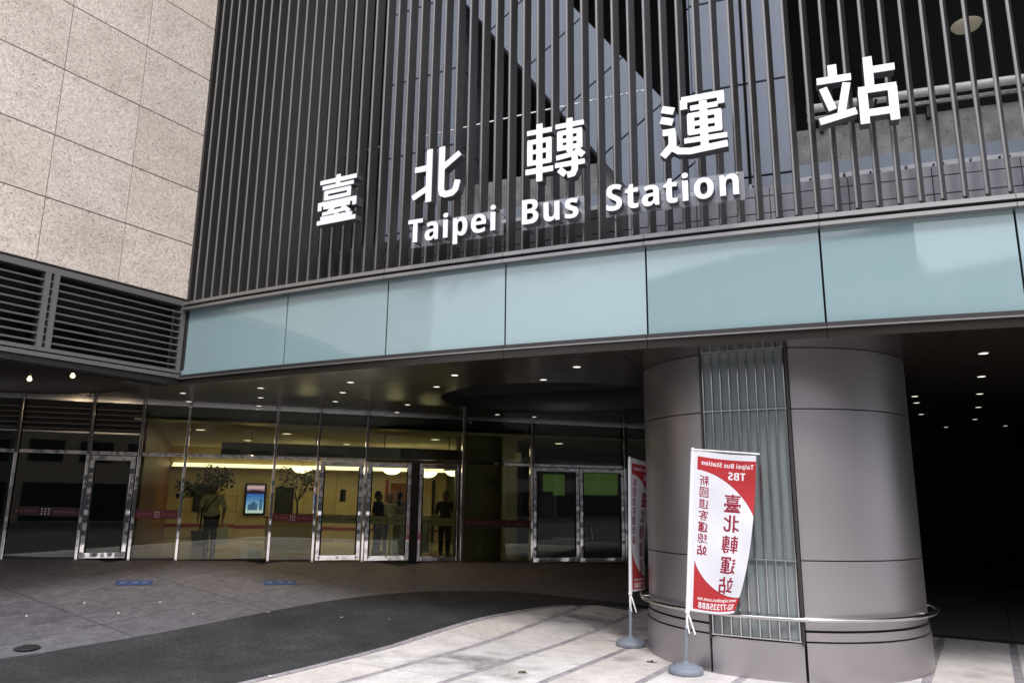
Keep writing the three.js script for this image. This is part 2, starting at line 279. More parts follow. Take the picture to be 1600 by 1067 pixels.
// ---------------------------------------------------------------- granite wall and louvres (left)
const GC = ARC(0, 0), GD = [0.522, -0.853], GN = [0.853, 0.522]; // corner, along (away), outward normal
{
  const wall = thing('granite_wall', 'speckled beige granite wall of large slabs above the louvres', 'wall');
  const rows = [5.94, 7.04, 8.15, 9.36, 10.59, 11.75, 12.9, 14.05, 15.2], c = [-6.27, -13.96];
  const rotY = Math.atan2(GN[0], GN[1]), tints = [[1, 1, 1], [0.955, 0.95, 0.94], [0.985, 0.99, 1], [1.03, 1.02, 1.0]].map((c) => std({ map: graniteTex, roughness: 0.75, color: lin(...c) }));
  for (let j = 0; j < rows.length - 1; j++) for (let i = 0; i < 8; i++) {
    const s0 = i * 1.385, s1 = s0 + 1.385, x = c[0] - GD[0] * (s0 + s1) / 2, z = c[1] - GD[1] * (s0 + s1) / 2, y = (rows[j] + rows[j + 1]) / 2;
    const g = metreUV(rbox(1.385 - 0.012, rows[j + 1] - rows[j] - 0.019, 0.05, 0.004)), uv = g.attributes.uv, ox = rnd() * 7, oy = rnd() * 7;
    for (let k = 0; k < uv.count; k++) uv.setXY(k, uv.getX(k) + ox, uv.getY(k) + oy);
    const m = part('granite_slab', g, tints[Math.floor(rnd() * 4)], wall);
    m.position.set(x - GN[0] * 0.025, y, z - GN[1] * 0.025); m.rotation.y = rotY;
  }
  const L = 11.2, mid = [c[0] - GD[0] * L / 2, c[1] - GD[1] * L / 2];
  part('backing', box(L - 0.02, 10.2, 0.3).rotateY(rotY).translate(mid[0] - GN[0] * 0.21, 10.9, mid[1] - GN[1] * 0.21), M.black, wall);
  part('corner_trim', prism([[c[0] + 0.0, c[1] + 0.0], ARC(0.13, -0.02), ARC(0.13, -0.12), [c[0] - 0.1, c[1] - 0.1]], 5.92, 15.2), M.darkMetal, wall);

  const lv = thing('louvre_screen', 'dark horizontal louvre screen below the granite wall', 'louvre');
  const along = (s, o, y) => [c[0] - GD[0] * s + GN[0] * o, y, c[1] - GD[1] * s + GN[1] * o];
  const rail = (y0, y1, o0, o1, m, n, s0 = 0, s1 = L) => { const [ax, , az] = along((s0 + s1) / 2, (o0 + o1) / 2, 0); part(n, box(s1 - s0, y1 - y0, o1 - o0).rotateY(rotY).translate(ax, (y0 + y1) / 2, az), m, lv); };
  rail(5.80, 5.90, -0.2, 0.015, M.louvre, 'top_rail'); rail(5.905, 5.935, -0.2, -0.03, M.darkMetal, 'shadow_strip');
  rail(4.50, 4.56, -0.2, 0.02, M.louvre, 'bottom_rail'); rail(4.40, 4.47, -0.22, 0.05, M.louvre, 'bottom_rail'); rail(4.30, 4.39, -0.25, -0.01, M.darkMetal, 'sill');
  for (let k = 0; k < 9; k++) { // tilted aluminium blades
    const y = 4.66 + k * 0.127, [ax, , az] = along(L / 2, -0.05, 0);
    part('slat', rbox(L - 0.1, 0.026, 0.12, 0.008).rotateX(0.32).rotateY(rotY).translate(ax, y, az), M.louvre, lv);
  }
  for (const s of [0.05, 2.42, 2.56, 5.3, 5.44]) rail(4.56, 5.8, -0.16, 0.01 + (s > 1 ? 0.012 : 0), M.louvre, 'post', s - 0.045, s + 0.045);
  rail(4.3, 5.95, -0.5, -0.42, M.black, 'back_panel');
}

// ---------------------------------------------------------------- glass band under the fins
{
  const f = thing('glass_fascia', 'pale teal glass band curving above the entrance', 'fascia');
  const joints = [0.0, 2.7, 4.86, 6.98, 9.12, 11.38, 13.56, 15.57, 17.7, 19.85];
  for (let i = 0; i < joints.length - 1; i++) part('glass_panel', metreUV(arcBox(joints[i] + 0.013, joints[i + 1] - 0.013, 4.47, 5.74, -0.105, -0.085, 2)), M.teal, f);
  part('backing', arcBox(0.02, 20, 4.44, 5.8, -0.24, -0.17), M.black, f);
  for (let i = 0; i < joints.length - 1; i++) {
    const a = joints[i] + (i ? 0.004 : -0.06), b = joints[i + 1] - 0.004;
    part('cap_rail', arcBox(a, b, 5.715, 5.765, -0.165, 0.055), M.rail, f);
    part('cap_rail', arcBox(a, b, 5.815, 5.875, -0.26, 0.045), M.rail, f);
    part('cap_recess', arcBox(a, b, 5.767, 5.813, -0.2, 0.0), M.black, f);
    part('bottom_rail', arcBox(a, b, 4.405, 4.462, -0.2, 0.0), M.darkMetal, f);
    part('drip_bead', arcBox(a, b, 4.385, 4.403, -0.16, 0.012), M.rail, f);
    part('bottom_trim', arcBox(a, b, 4.27, 4.383, -0.2, -0.03), M.soffit, f);
  }
}

// ---------------------------------------------------------------- fins
{
  const f = thing('fin_screen', 'screen of tall dark vertical metal fins behind the sign letters', 'facade screen');
  const s = new THREE.Shape(), hw = 0.021, d = 0.19; // section: rounded nose, tapering a little to the back
  s.moveTo(-hw * 0.7, d); s.lineTo(-hw, 0.035); s.quadraticCurveTo(-hw, 0, -hw * 0.5, 0); s.lineTo(hw * 0.5, 0); s.quadraticCurveTo(hw, 0, hw, 0.035); s.lineTo(hw * 0.7, d); s.closePath();
  const g = toCreasedNormals(new THREE.ExtrudeGeometry(s, { depth: 9.6, bevelEnabled: false, curveSegments: 4 }).rotateX(-Math.PI / 2), 0.6);
  for (let i = 0; i < 82; i++) {
    const u = 0.3 + i * 0.2403, [x, z] = ARC(u, 0), m = part('fin', g, M.fin, f);
    m.position.set(x, 5.895 + 0.05 * Math.max(0, (u - 8) / 8), z); m.rotation.y = -0.57 - 0.016 * u; // the fins are turned a little off square to the front
  }
  part('fixing_rail', arcBox(3.4, 9.2, 8.29, 8.306, -0.36, -0.34), M.steel, f);
  part('fixing_rail', arcBox(0.3, 19.8, 13.9, 13.93, -0.36, -0.33), M.steel, f);
}

// ---------------------------------------------------------------- what stands behind the fins
{
  const shell = thing('upper_interior', 'dark open upper storey behind the fins', 'building interior');
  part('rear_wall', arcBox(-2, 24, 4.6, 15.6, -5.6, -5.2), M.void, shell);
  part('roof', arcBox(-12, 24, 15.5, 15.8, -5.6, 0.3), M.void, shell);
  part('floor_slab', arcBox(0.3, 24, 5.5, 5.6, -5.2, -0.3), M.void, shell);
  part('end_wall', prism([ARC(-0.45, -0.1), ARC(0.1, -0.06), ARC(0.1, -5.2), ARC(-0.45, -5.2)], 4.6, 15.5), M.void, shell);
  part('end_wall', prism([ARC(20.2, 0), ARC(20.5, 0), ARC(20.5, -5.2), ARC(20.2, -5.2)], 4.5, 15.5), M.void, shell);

  const pillar = (label, u0, u1, out) => {
    const o = thing('clad_pillar', label, 'pillar', 'panel-clad pillars behind the fins'), ys = [5.65, 7.05, 8.6, 10.15, 11.7, 13.25, 14.8], um = (u0 + u1) / 2;
    for (let k = 0; k < ys.length - 1; k++) {
      const h = ys[k + 1] - ys[k] - 0.025, y = (ys[k] + ys[k + 1]) / 2, half = (u1 - u0) / 2;
      for (const [w, off] of [[half * 1.1, -half * 0.45], [half * 0.86, half * 0.57]]) part('cladding_panel', atArc(rbox(w - 0.01, h, 0.04, 0.012).translate(off, 0, 0), um, out, y), M.blueClad, o);
      part('cladding_panel', atArc(rbox(0.04, h, 0.9, 0.012).translate(-half - 0.02, 0, -0.48), um, out, y), M.blueClad, o);
      part('cladding_panel', atArc(rbox(0.04, h, 0.9, 0.012).translate(half + 0.02, 0, -0.48), um, out, y), M.blueClad, o);
    }
    part('core', atArc(box(u1 - u0 - 0.02, 9.8, 0.9).translate(0, 0, -0.49), um, out, 10.5), M.black, o);
  };
  pillar('blue-grey panel-clad pillar behind the fourth sign character', 9.72, 11.15, -1.25);
  pillar('blue-grey panel-clad pillar behind the fins, far left near the second character', 3.75, 5.3, -1.35);

  const br = thing('diagonal_brace', 'blue-grey panel-clad diagonal brace running down behind the fins', 'brace');
  const ang = Math.atan2(-0.812, 0.584), uc = 8.1, yc = 9.0, half = 0.475 * 1.42;
  for (let k = -3; k < 6; k++) { // panels square to its axis
    const s = -1.9 + k * -1.18 + 3.5 - 1.18, g = rbox(1.16, half * 2, 0.05, 0.012).translate(s, 0, 0).rotateZ(ang);
    part('cladding_panel', atArc(g, uc, -1.3, yc), M.blueClad, br);
    part('cladding_panel', atArc(rbox(1.16, 0.05, 0.7, 0.012).translate(s, -half + 0.02, -0.38).rotateZ(ang), uc, -1.3, yc), M.blueClad, br);
  }
  part('core', atArc(box(10.6, half * 2 - 0.03, 0.7).translate(-2.75, 0.03, -0.38).rotateZ(ang), uc, -1.3, yc), M.black, br);

  const beam = thing('concrete_beam', 'raw grey concrete beam behind the fins at right', 'beam');
  part('beam', metreUV(arcBox(5.4, 9.68, 7.19, 7.76, -1.8, -1.4)), M.concrete, beam); part('beam', metreUV(arcBox(11.2, 20, 7.19, 7.76, -1.8, -1.4)), M.concrete, beam);
  const ch = thing('steel_channel', 'grey steel channel with bolted plates below the concrete beam', 'steel beam');
  part('web', arcBox(5.4, 20, 6.95, 7.18, -1.75, -1.33), M.blueClad, ch);
  for (let k = 0; k < 18; k++) {
    const u = 5.7 + k * 0.82, pl = part('plate', arcBox(u - 0.39, u + 0.39, 6.74, 6.945, -1.35, -1.25, 1), M.plate, ch);
    for (const du of [-0.06, 0.06]) for (const dy of [-0.055, 0.055]) part('bolt', atArc(new THREE.CylinderGeometry(0.014, 0.014, 0.03, 8).rotateX(Math.PI / 2), u + du, -1.24, 6.84 + dy), M.black, pl);
  }
  part('flange', arcBox(5.4, 20, 6.62, 6.73, -1.8, -1.5), M.black, ch);
  const low = thing('lower_cladding', 'row of dark grey panels between the fins and the glass band', 'cladding');
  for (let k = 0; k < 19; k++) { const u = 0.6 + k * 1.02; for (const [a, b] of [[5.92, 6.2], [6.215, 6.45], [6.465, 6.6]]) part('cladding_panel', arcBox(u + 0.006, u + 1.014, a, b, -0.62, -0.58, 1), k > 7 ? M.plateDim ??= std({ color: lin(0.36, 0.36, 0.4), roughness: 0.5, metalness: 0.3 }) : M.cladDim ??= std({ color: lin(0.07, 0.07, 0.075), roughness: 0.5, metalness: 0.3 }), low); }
  part('backing', arcBox(0.5, 20.1, 5.6, 6.6, -0.7, -0.63), M.black, low);

  const pipe = thing('service_pipe', 'bright metal pipe running above the concrete beam behind the fins', 'pipe');
  const run = (y, o, r, m, n, a = 11.4) => { const pts = []; for (let u = a; u <= 20; u += 0.8) { const [x, z] = ARC(u, o); pts.push([x, y, z]); } part(n, tube(pts, r, 10), m, pipe); };
  run(8.0, -1.22, 0.065, M.pipeWhite, 'pipe'); run(7.88, -1.3, 0.04, M.steel, 'conduit'); 
  for (let u = 11.6; u < 19.5; u += 1.45) part('bracket', atArc(box(0.05, 0.4, 0.1), u, -1.36, 7.86), M.darkMetal, pipe);
  const dl = thing('dome_lamp', 'unlit pale dome lamp in the dark behind the fins, top right', 'lamp');
  part('shade', atArc(lathe([[0, -0.09], [0.1, -0.08], [0.17, -0.045], [0.2, 0], [0.19, 0.01]], 28), 13.66, -1.3, 9.0), std({ color: lin(0.55, 0.5, 0.4), roughness: 0.4, emissive: lin(1, 0.9, 0.65), emissiveIntensity: 0.05 }), dl);
  part('stem', atArc(new THREE.CylinderGeometry(0.012, 0.012, 1.2, 8).translate(0, 0.6, 0), 13.66, -1.3, 9.0), M.black, dl);
}

// ---------------------------------------------------------------- lettering
// strokes on a 100 x 100 grid, y down: [width, x, y, x, y, ...]
const GL = {
  tai: [[9, 5, 13, 95, 13], [10, 50, 2, 50, 25], [8, 12, 25, 88, 25], [8, 18, 35.5, 82, 35.5], [8, 18, 48, 82, 48], [9, 22, 33, 22, 51], [9, 78, 33, 78, 51], [9, 3, 59, 97, 59], [9, 7.5, 57, 7.5, 72], [9, 92.5, 57, 92.5, 72], [7, 17, 67, 82, 67], [9, 44, 67, 29, 79], [7.5, 15, 79.5, 70, 77.5], [9, 64, 70, 82, 84], [9, 50, 80, 50, 96], [7.5, 11, 88.5, 88, 88.5], [9, 3, 97, 97, 97]],
  bei: [[11, 36, 3, 36, 97], [10, 8, 36, 36, 36], [10, 5, 86, 36, 71], [11, 60, 3, 60, 78, 62, 86, 69, 89, 81, 88, 87, 83, 91, 67], [10, 94, 20, 60, 42]],
  zhuan: [[10, 25, 2, 25, 98], [8, 4, 15, 46, 15], [8, 5, 31, 45, 31], [7, 8, 48, 44, 48], [8, 5, 66, 45, 66], [9, 9, 30, 9, 68], [9, 41, 30, 41, 68], [9, 2, 80, 48, 80], [10, 75, 2, 75, 58], [8, 52, 13, 98, 13], [8, 55, 25, 95, 25], [6.5, 58, 38, 92, 38], [8, 55, 50, 95, 50], [9, 59, 24, 59, 53], [9, 91, 24, 91, 53], [8, 53, 65, 90, 61], [10, 85, 55, 97, 67], [8, 51, 77, 99, 77], [10, 83, 66, 83, 88, 80, 94, 71, 95], [10, 58, 84, 68, 94]],
  yun: [[11, 8, 20, 25, 26], [11, 6, 37, 23, 43], [10, 8, 58, 26, 58], [11, 21.5, 58, 21.5, 80], [11, 21.5, 79, 7, 95], [10, 20, 82, 30, 90, 46, 92.5, 97, 89], [10, 36, 11, 95, 11], [10, 39, 11, 39, 26], [10, 90.5, 11, 90.5, 26], [8, 48, 26, 86, 26], [11, 66, 17, 66, 87], [8, 44, 37.5, 90, 37.5], [7.5, 46, 51, 88, 51], [8, 44, 64, 90, 64], [10, 48, 36, 48, 66], [10, 86, 36, 86, 66], [8, 38, 76, 97, 76]],
  zhan: [[11, 24, 5, 24, 24], [10, 4, 27, 46, 27], [10, 11, 38, 21, 72], [10, 40, 35, 31, 78], [10, 4, 87, 49, 78], [11, 67, 2, 67, 50], [10, 67, 22, 98, 22], [10, 53, 50, 98, 50], [10, 53, 84, 98, 84], [11, 58, 50, 58, 99], [11, 93, 50, 93, 99]],
  xin: [[8, 27, 2, 27, 11], [7, 6, 14, 48, 14], [7, 16, 18, 20, 28], [7, 38, 18, 33, 28], [7, 4, 33, 50, 33], [8, 27, 33, 27, 97], [7, 6, 52, 48, 52], [7, 25, 55, 6, 78], [7, 29, 55, 47, 74], [8, 93, 6, 60, 16], [8, 60, 14, 60, 52, 52, 94], [7, 60, 43, 98, 43], [8, 80, 43, 80, 98]],
  guo: [[8, 8, 7, 92, 7], [8, 8, 93, 92, 93], [8, 11, 6, 11, 97], [8, 89, 6, 89, 97], [6, 20, 27, 80, 27], [6, 25, 40, 46, 40], [6, 25, 57, 46, 57], [6, 25, 39, 25, 58], [6, 46, 39, 46, 58], [6, 20, 74, 50, 70], [7, 58, 15, 63, 60, 80, 82], [6, 77, 42, 52, 80], [6, 68, 15, 75, 21]],
  dao: [[9, 8, 20, 25, 26], [9, 6, 37, 23, 43], [8, 8, 58, 26, 58], [9, 21.5, 58, 21.5, 80], [9, 21.5, 79, 7, 95], [8, 20, 82, 30, 90, 46, 92.5, 97, 89], [7, 52, 4, 57, 14], [7, 82, 4, 76, 14], [7, 38, 19, 97, 19], [7, 67, 20, 62, 31], [7, 46, 32, 89, 32], [6, 48, 47, 86, 47], [6, 48, 61, 86, 61], [7, 46, 76, 89, 76], [8, 49, 31, 49, 78], [8, 86, 31, 86, 78]],
  ke: [[9, 50, 2, 50, 14], [8, 6, 17, 94, 17], [8, 10, 16, 10, 31], [8, 90, 16, 90, 31], [8, 43, 24, 15, 49], [7, 38, 34, 72, 34, 48, 52, 8, 68], [8, 34, 42, 62, 56, 95, 66], [7, 27, 68, 73, 68], [7, 27, 92, 73, 92], [8, 30, 67, 30, 97], [8, 71, 67, 71, 97]],
  zong: [[7, 24, 3, 10, 22, 27, 24], [7, 35, 13, 8, 45, 40, 42], [7, 23, 44, 23, 72], [6, 8, 78, 6, 94], [6, 22, 78, 24, 92], [6, 36, 75, 42, 88], [7, 70, 2, 62, 13], [7, 48, 15, 94, 15], [7, 48, 52, 94, 52], [7, 51, 14, 51, 54], [7, 91, 14, 91, 54], [6, 68, 20, 56, 40], [6, 60, 25, 85, 46], [7, 49, 66, 45, 85], [7, 57, 62, 59, 88, 66, 91, 80, 90, 83, 76], [7, 68, 58, 73, 70], [7, 88, 63, 96, 80]],
};
function drawGlyph(ctx, name, x, y, w, h, k = 1) { // the same strokes as print on a canvas
  ctx.save(); ctx.translate(x, y); ctx.scale(w / 100, h / 100); ctx.lineCap = 'butt'; ctx.lineJoin = 'round';
  for (const s of GL[name]) { ctx.lineWidth = s[0] * k; ctx.beginPath(); ctx.moveTo(s[1], s[2]); for (let i = 3; i < s.length; i += 2) ctx.lineTo(s[i], s[i + 1]); ctx.stroke(); }
  ctx.restore();
}
function glyphShapes(name) { // outline of the united strokes, traced from a raster by marching squares
  const S = 320, pad = 12, cv = document.createElement('canvas'); cv.width = cv.height = S + 2 * pad;
  const c = cv.getContext('2d'); c.fillStyle = '#000'; c.fillRect(0, 0, S + 2 * pad, S + 2 * pad); c.strokeStyle = '#fff';
  drawGlyph(c, name, pad, pad, S, S);
  const n = S + 2 * pad, d = c.getImageData(0, 0, n, n).data, v = (x, y) => d[(y * n + x) * 4] / 255, segs = new Map(), K = (p) => p[0].toFixed(3) + ',' + p[1].toFixed(3);
  const add = (a, b) => segs.set(K(a), [a, b]);
  for (let y = 0; y < n - 1; y++) for (let x = 0; x < n - 1; x++) {
    const a = v(x, y), b = v(x + 1, y), e = v(x + 1, y + 1), f = v(x, y + 1), m = (a > 0.5) | ((b > 0.5) << 1) | ((e > 0.5) << 2) | ((f > 0.5) << 3);
    if (m === 0 || m === 15) continue;
    const T = [x + (0.5 - a) / (b - a), y], R = [x + 1, y + (0.5 - b) / (e - b)], B = [x + (0.5 - f) / (e - f), y + 1], L = [x, y + (0.5 - a) / (f - a)];
    ({ 1: () => add(T, L), 2: () => add(R, T), 3: () => add(R, L), 4: () => add(B, R), 5: () => { add(T, R); add(B, L); }, 6: () => add(B, T), 7: () => add(B, L), 8: () => add(L, B), 9: () => add(T, B), 10: () => { add(L, T); add(R, B); }, 11: () => add(R, B), 12: () => add(L, R), 13: () => add(T, R), 14: () => add(L, T) })[m]();
  }
  const loops = [];
  while (segs.size) {
    const start = segs.keys().next().value, loop = []; let k = start;
    while (segs.has(k)) { const [a, b] = segs.get(k); segs.delete(k); loop.push(a); k = K(b); }
    if (loop.length > 12) loops.push(loop);
  }
  const dp = (pts, e) => { // Douglas-Peucker
    if (pts.length < 3) return pts; const [a, b] = [pts[0], pts[pts.length - 1]], L = Math.hypot(b[0] - a[0], b[1] - a[1]) || 1e-9; let w = 0, at = 0;
    for (let i = 1; i < pts.length - 1; i++) { const q = Math.abs((b[0] - a[0]) * (a[1] - pts[i][1]) - (a[0] - pts[i][0]) * (b[1] - a[1])) / L; if (q > w) { w = q; at = i; } }
    return w < e ? [a, b] : [...dp(pts.slice(0, at + 1), e).slice(0, -1), ...dp(pts.slice(at), e)];
  };
  const polys = loops.map((l) => { const h = Math.floor(l.length / 2), s = [...dp(l.slice(0, h + 1), 0.55).slice(0, -1), ...dp([...l.slice(h), l[0]], 0.55).slice(0, -1)]; return s.map(([x, y]) => new THREE.Vector2((x - pad) / S, 1 - (y - pad) / S)); });
  const area = polys.map((p) => THREE.ShapeUtils.area(p)), inside = (pt, poly) => { let r = false; for (let i = 0, j = poly.length - 1; i < poly.length; j = i++) if (poly[i].y > pt.y !== poly[j].y > pt.y && pt.x < ((poly[j].x - poly[i].x) * (pt.y - poly[i].y)) / (poly[j].y - poly[i].y) + poly[i].x) r = !r; return r; };
  const big = Math.max(...area.map(Math.abs)), sign = Math.sign(area[area.findIndex((a) => Math.abs(a) === big)]);
  const outer = [], holes = [];
  polys.forEach((p, i) => { if (p.length < 3 || Math.abs(area[i]) < 2e-4) return; (Math.sign(area[i]) === sign ? outer : holes).push([p, Math.abs(area[i])]); });
  return outer.map(([p, A]) => { const s = new THREE.Shape(p); for (const [h, a] of holes) if (a < A && inside(h[0], p)) s.holes.push(new THREE.Path(h)); return s; });
}
const extrude = (shapes, d) => new THREE.ExtrudeGeometry(shapes, { depth: d, bevelEnabled: false, curveSegments: 8 });
{
  const chars = [['tai', 3.68, 4.53, 6.68, 7.53, 'first, nearest the granite wall'], ['bei', 5.54, 6.47, 6.69, 7.62, 'second, above the first English word'], ['zhuan', 7.48, 8.41, 6.72, 7.66, 'third, the one in two dense halves'], ['yun', 9.42, 10.37, 6.76, 7.69, 'fourth, in front of the blue-grey pillar'], ['zhan', 11.42, 12.38, 6.84, 7.77, 'fifth and farthest right']];
  for (const [g, u0, u1, y0, y1, where] of chars) {
    const o = thing('sign_letter', 'white raised Chinese character on the fins, ' + where, 'sign letter', 'Chinese characters of the station name'), [x, z] = ARC((u0 + u1) / 2, 0.4);
    o.position.set(x, y0, z); o.rotation.y = ARCROT((u0 + u1) / 2);
    const sh = glyphShapes(g), w = u1 - u0, h = y1 - y0;
    part('face', extrude(sh, 0.012).scale(w, h, 1).translate(-w / 2, 0, 0.001), M.signFace, o);
    part('return', extrude(sh, 0.15).scale(w, h, 1).translate(-w / 2, 0, -0.15), M.signSide, o);
    for (const dx of [-0.25, 0.25]) part('bracket', box(0.03, 0.03, 0.22, dx * w, h * 0.42, -0.26), M.darkMetal, o);
  }
  const font = await new FontLoader().loadAsync('fonts/droid/droid_sans_bold.typeface.json');
  for (const [word, u0, u1, y0, label] of [['Taipei', 5.52, 7.07, 6.095, 'white raised English word Taipei on a clear plate'], ['Bus', 7.4, 8.32, 6.115, 'white raised English word Bus on a clear plate'], ['Station', 8.67, 10.49, 6.135, 'white raised English word Station on a clear plate']]) {
    const um = (u0 + u1) / 2, o = thing('sign_word', label, 'sign', 'English words of the station name'), [x, z] = ARC(um, 0.4), L = u1 - u0;
    o.position.set(x, y0, z); o.rotation.y = ARCROT(um);
    const capH = 0.372, tb = new THREE.Box2().setFromPoints(font.generateShapes('T', 1)[0].getPoints()), k = capH / (tb.max.y - tb.min.y), sx = 0.97; // cap height of this face per unit of size
    const glyphs = [...word].map((ch) => ({ ch, shapes: font.generateShapes(ch, k), adv: (sx * font.data.glyphs[ch].ha * k) / font.data.resolution }));
    const natural = glyphs.reduce((s, q) => s + q.adv, 0), gap = (L - natural) / (word.length - 1 || 1); let at = -L / 2;
    for (const q of glyphs) {
      const lt = part('letter', extrude(q.shapes, 0.13).scale(sx, 1, 1).translate(at, 0, -0.13), M.signSide, o), f = part('face', extrude(q.shapes, 0.012).scale(sx, 1, 1).translate(at, 0, 0.001), M.signFace, lt);
      at += q.adv + gap;
    }
    part('clear_plate', box(L + 0.04, 0.4, 0.012, 0, 0.17, -0.145), M.acrylic, o);
    for (const dx of [-L / 2 + 0.06, L / 2 - 0.06]) for (const y of [0.0, 0.34]) part('stud', bar([dx, y, -0.1], [dx, y, -0.4], 0.01, 6), M.steel, o);
  }
}

// ---------------------------------------------------------------- soffit with round openings
const OVAL = [1.0, -16.05, 2.5], OVAL2 = [-9.75, -13.45, 2.45];
{
  const so = struct('ceiling', null, null, 'dark brown panelled soffit over the entrance and driveway'), ev = new Evaluator(); ev.useGroups = false; ev.attributes = ['position', 'normal', 'uv'];
  const cyl = (c, r, h) => { const b = new Brush(new THREE.CylinderGeometry(r, r, h, 72)); b.position.set(c[0], 4.37, c[1]); b.updateMatrixWorld(); return b; };
  const cuts = [[OVAL, cyl(OVAL, OVAL[2], 0.6)], [OVAL2, cyl(OVAL2, OVAL2[2], 0.6)]];
  const us = []; for (let u = -8.6; u < 26; u += 2.15) us.push(u);
  const os = [-20.98, -19.48, -17.98, -16.48, -14.98, -13.48, -11.98, -10.48, -8.98, -7.48, -5.98, -4.48, -2.98, -1.6, -0.2, 1.3, 2.8, 4.3, 5.8, 7.3, 8.8];
  const cell = (u0, u1, o0, o1, g) => [ARC(u0 + g, o0 + g), ARC(u1 - g, o0 + g), ARC(u1 - g, o1 - g), ARC(u0 + g, o1 - g)];
  for (const u of us) for (let j = 0; j < os.length - 1; j++) {
    const u0 = u, u1 = Math.min(u + 2.15, u < 0 ? 0 : 99), o0 = os[j], o1 = os[j + 1];
    if ((u0 >= -0.01 && o1 > -0.1) || u1 - u0 < 0.1) continue;
    const pts = cell(u0, u1, o0, o1, 0.006), m = ARC((u0 + u1) / 2, (o0 + o1) / 2), [, t] = WT(...m);
    if (t < -1.2) continue;
    let g = prism(pts, 4.35, 4.375);
    for (const [c, b] of cuts) if (pts.some(([x, z]) => Math.hypot(x - c[0], z - c[1]) < c[2] + 1.2) || Math.hypot(m[0] - c[0], m[1] - c[1]) < c[2]) {
      if (pts.every(([x, z]) => Math.hypot(x - c[0], z - c[1]) < c[2])) { g = null; break; }
      const a = new Brush(g); a.updateMatrixWorld(); g = ev.evaluate(a, b, SUBTRACTION).geometry;
      if (!g.attributes.position.count) { g = null; break; }
    }
    if (g) part('soffit_panel', g, M.soffit, so);
  }
  // slab above, with the same round holes, and the drums that line them
  const outline = [[-14.5, -3.4], [-11.9, -5.0]]; outline.length = 0;
  for (let o = 8.8; o > 0; o -= 2) outline.push(ARC(-0.05, o));
  for (let u = 0; u <= 27; u += 1) outline.push(ARC(u, -0.18));
  outline.push(ARC(27, -22), ARC(12, -24), ARC(-9, -22), ARC(-9, 8.8));
  const s = new THREE.Shape(outline.map(([x, z]) => new THREE.Vector2(x, -z)));
  for (const c of [OVAL, OVAL2]) s.holes.push(new THREE.Path().absarc(c[0], -c[1], c[2] + 0.01, 0, 2 * Math.PI, true));
  part('slab', new THREE.ExtrudeGeometry(s, { depth: 0.2, bevelEnabled: false, curveSegments: 48 }).rotateX(-Math.PI / 2).translate(0, 4.385, 0), M.black, so);
  for (const c of [OVAL, OVAL2]) part('opening', lathe([[c[2] + 0.02, 4.385], [c[2], 4.352], [c[2], 5.05], [0.0, 5.05]], 72).translate(c[0], 0, c[1]), M.darkMetal, so);
}

// ---------------------------------------------------------------- downlights
{
  const rim = lathe([[0.061, -0.003], [0.075, -0.008], [0.088, -0.001], [0.088, 0.01]], 20), lens = lathe([[0, -0.005], [0.034, -0.005], [0.062, -0.002]], 20);
  const rows = [
    ['row beside the granite corner', [[-6.88, -15.57], [-7.35, -16.97]]], ['second row from the granite corner', [[-4.96, -14.68], [-5.44, -16.15], [-5.98, -17.68]]], ['third row from the granite corner', [[-3.0, -13.8], [-3.45, -15.2], [-3.94, -16.67]]],
    ['fourth row, left of the round opening', [[-0.99, -12.85], [-1.44, -14.25], [-2.38, -17.11], [-2.86, -18.71]]], ['fifth row, before the round opening', [[1.05, -11.89], [0.57, -13.24]]], ['row behind the round opening', [[0.6, -19.39], [-0.35, -18.95]]],
    ['long row over the dark driveway', [[6.7, -10.42], [7.88, -12.38], [9.08, -14.38], [10.31, -16.43], [11.7, -18.84]]], ['far end of the driveway', [[12.11, -20.84], [13.43, -20.32]]], ['short row just right of the column', [[8.06, -14.83], [8.61, -15.8], [9.82, -17.87]]],
  ], nth = ['nearest the fascia', 'second back', 'third back', 'fourth back', 'fifth back'];
  const put = (x, y, z, label) => { const o = thing('downlight', label, 'downlight', 'recessed downlights of the soffit'); o.position.set(x, y, z); part('rim', rim, M.steel, o); part('lens', lens, M.lamp, o); return o; };
  for (const [where, list] of rows) list.forEach(([x, z], i) => {
    const o = put(x, 4.348, z, 'small recessed ceiling downlight, ' + where + ', ' + nth[i]);
    if (WT(x, z)[1] < 2.6 && x < 4) { const l = new THREE.SpotLight(new THREE.Color(1, 0.62, 0.32), 1.1, 0, 1.15, 0.8); l.position.set(0, -0.02, 0); l.target.position.set(0, -4, 0); l.castShadow = true; o.add(l, l.target); }
  });
  [[-0.21, -14.85, 'left'], [0.98, -15.22, 'middle'], [2.07, -14.67, 'right']].forEach(([x, z, w]) => { put(x * 1.33, 5.048, z * 1.33 + 0.6, 'small downlight high inside the round ceiling opening, ' + w + ' of three'); });
  const bulb = lathe([[0, -0.1], [0.028, -0.09], [0.042, -0.065], [0.042, -0.045], [0.024, -0.015], [0.022, 0.0], [0, 0.0]], 18), cap = lathe([[0, 0], [0.035, 0], [0.035, 0.06], [0.0, 0.06]], 14);
  [[-8.91, -13.69, 'left'], [-7.86, -13.25, 'right']].forEach(([x, z, w]) => {
    const o = thing('bare_bulb', 'glowing warm bulb hanging under the soffit by the louvres, ' + w + ' of two', 'light bulb', 'bulbs under the soffit'); o.position.set(x * 1.02, 4.42, z * 1.02);
    part('bulb', bulb, M.warmLamp, o); part('socket', cap, M.darkMetal, o); part('cable', bar([0, 0.06, 0], [0, 0.63, 0], 0.006, 6), M.black, o);
    const l = new THREE.PointLight(new THREE.Color(1, 0.75, 0.45), 0.8); l.position.set(0, -0.07, 0); l.castShadow = true; o.add(l);
  });
}

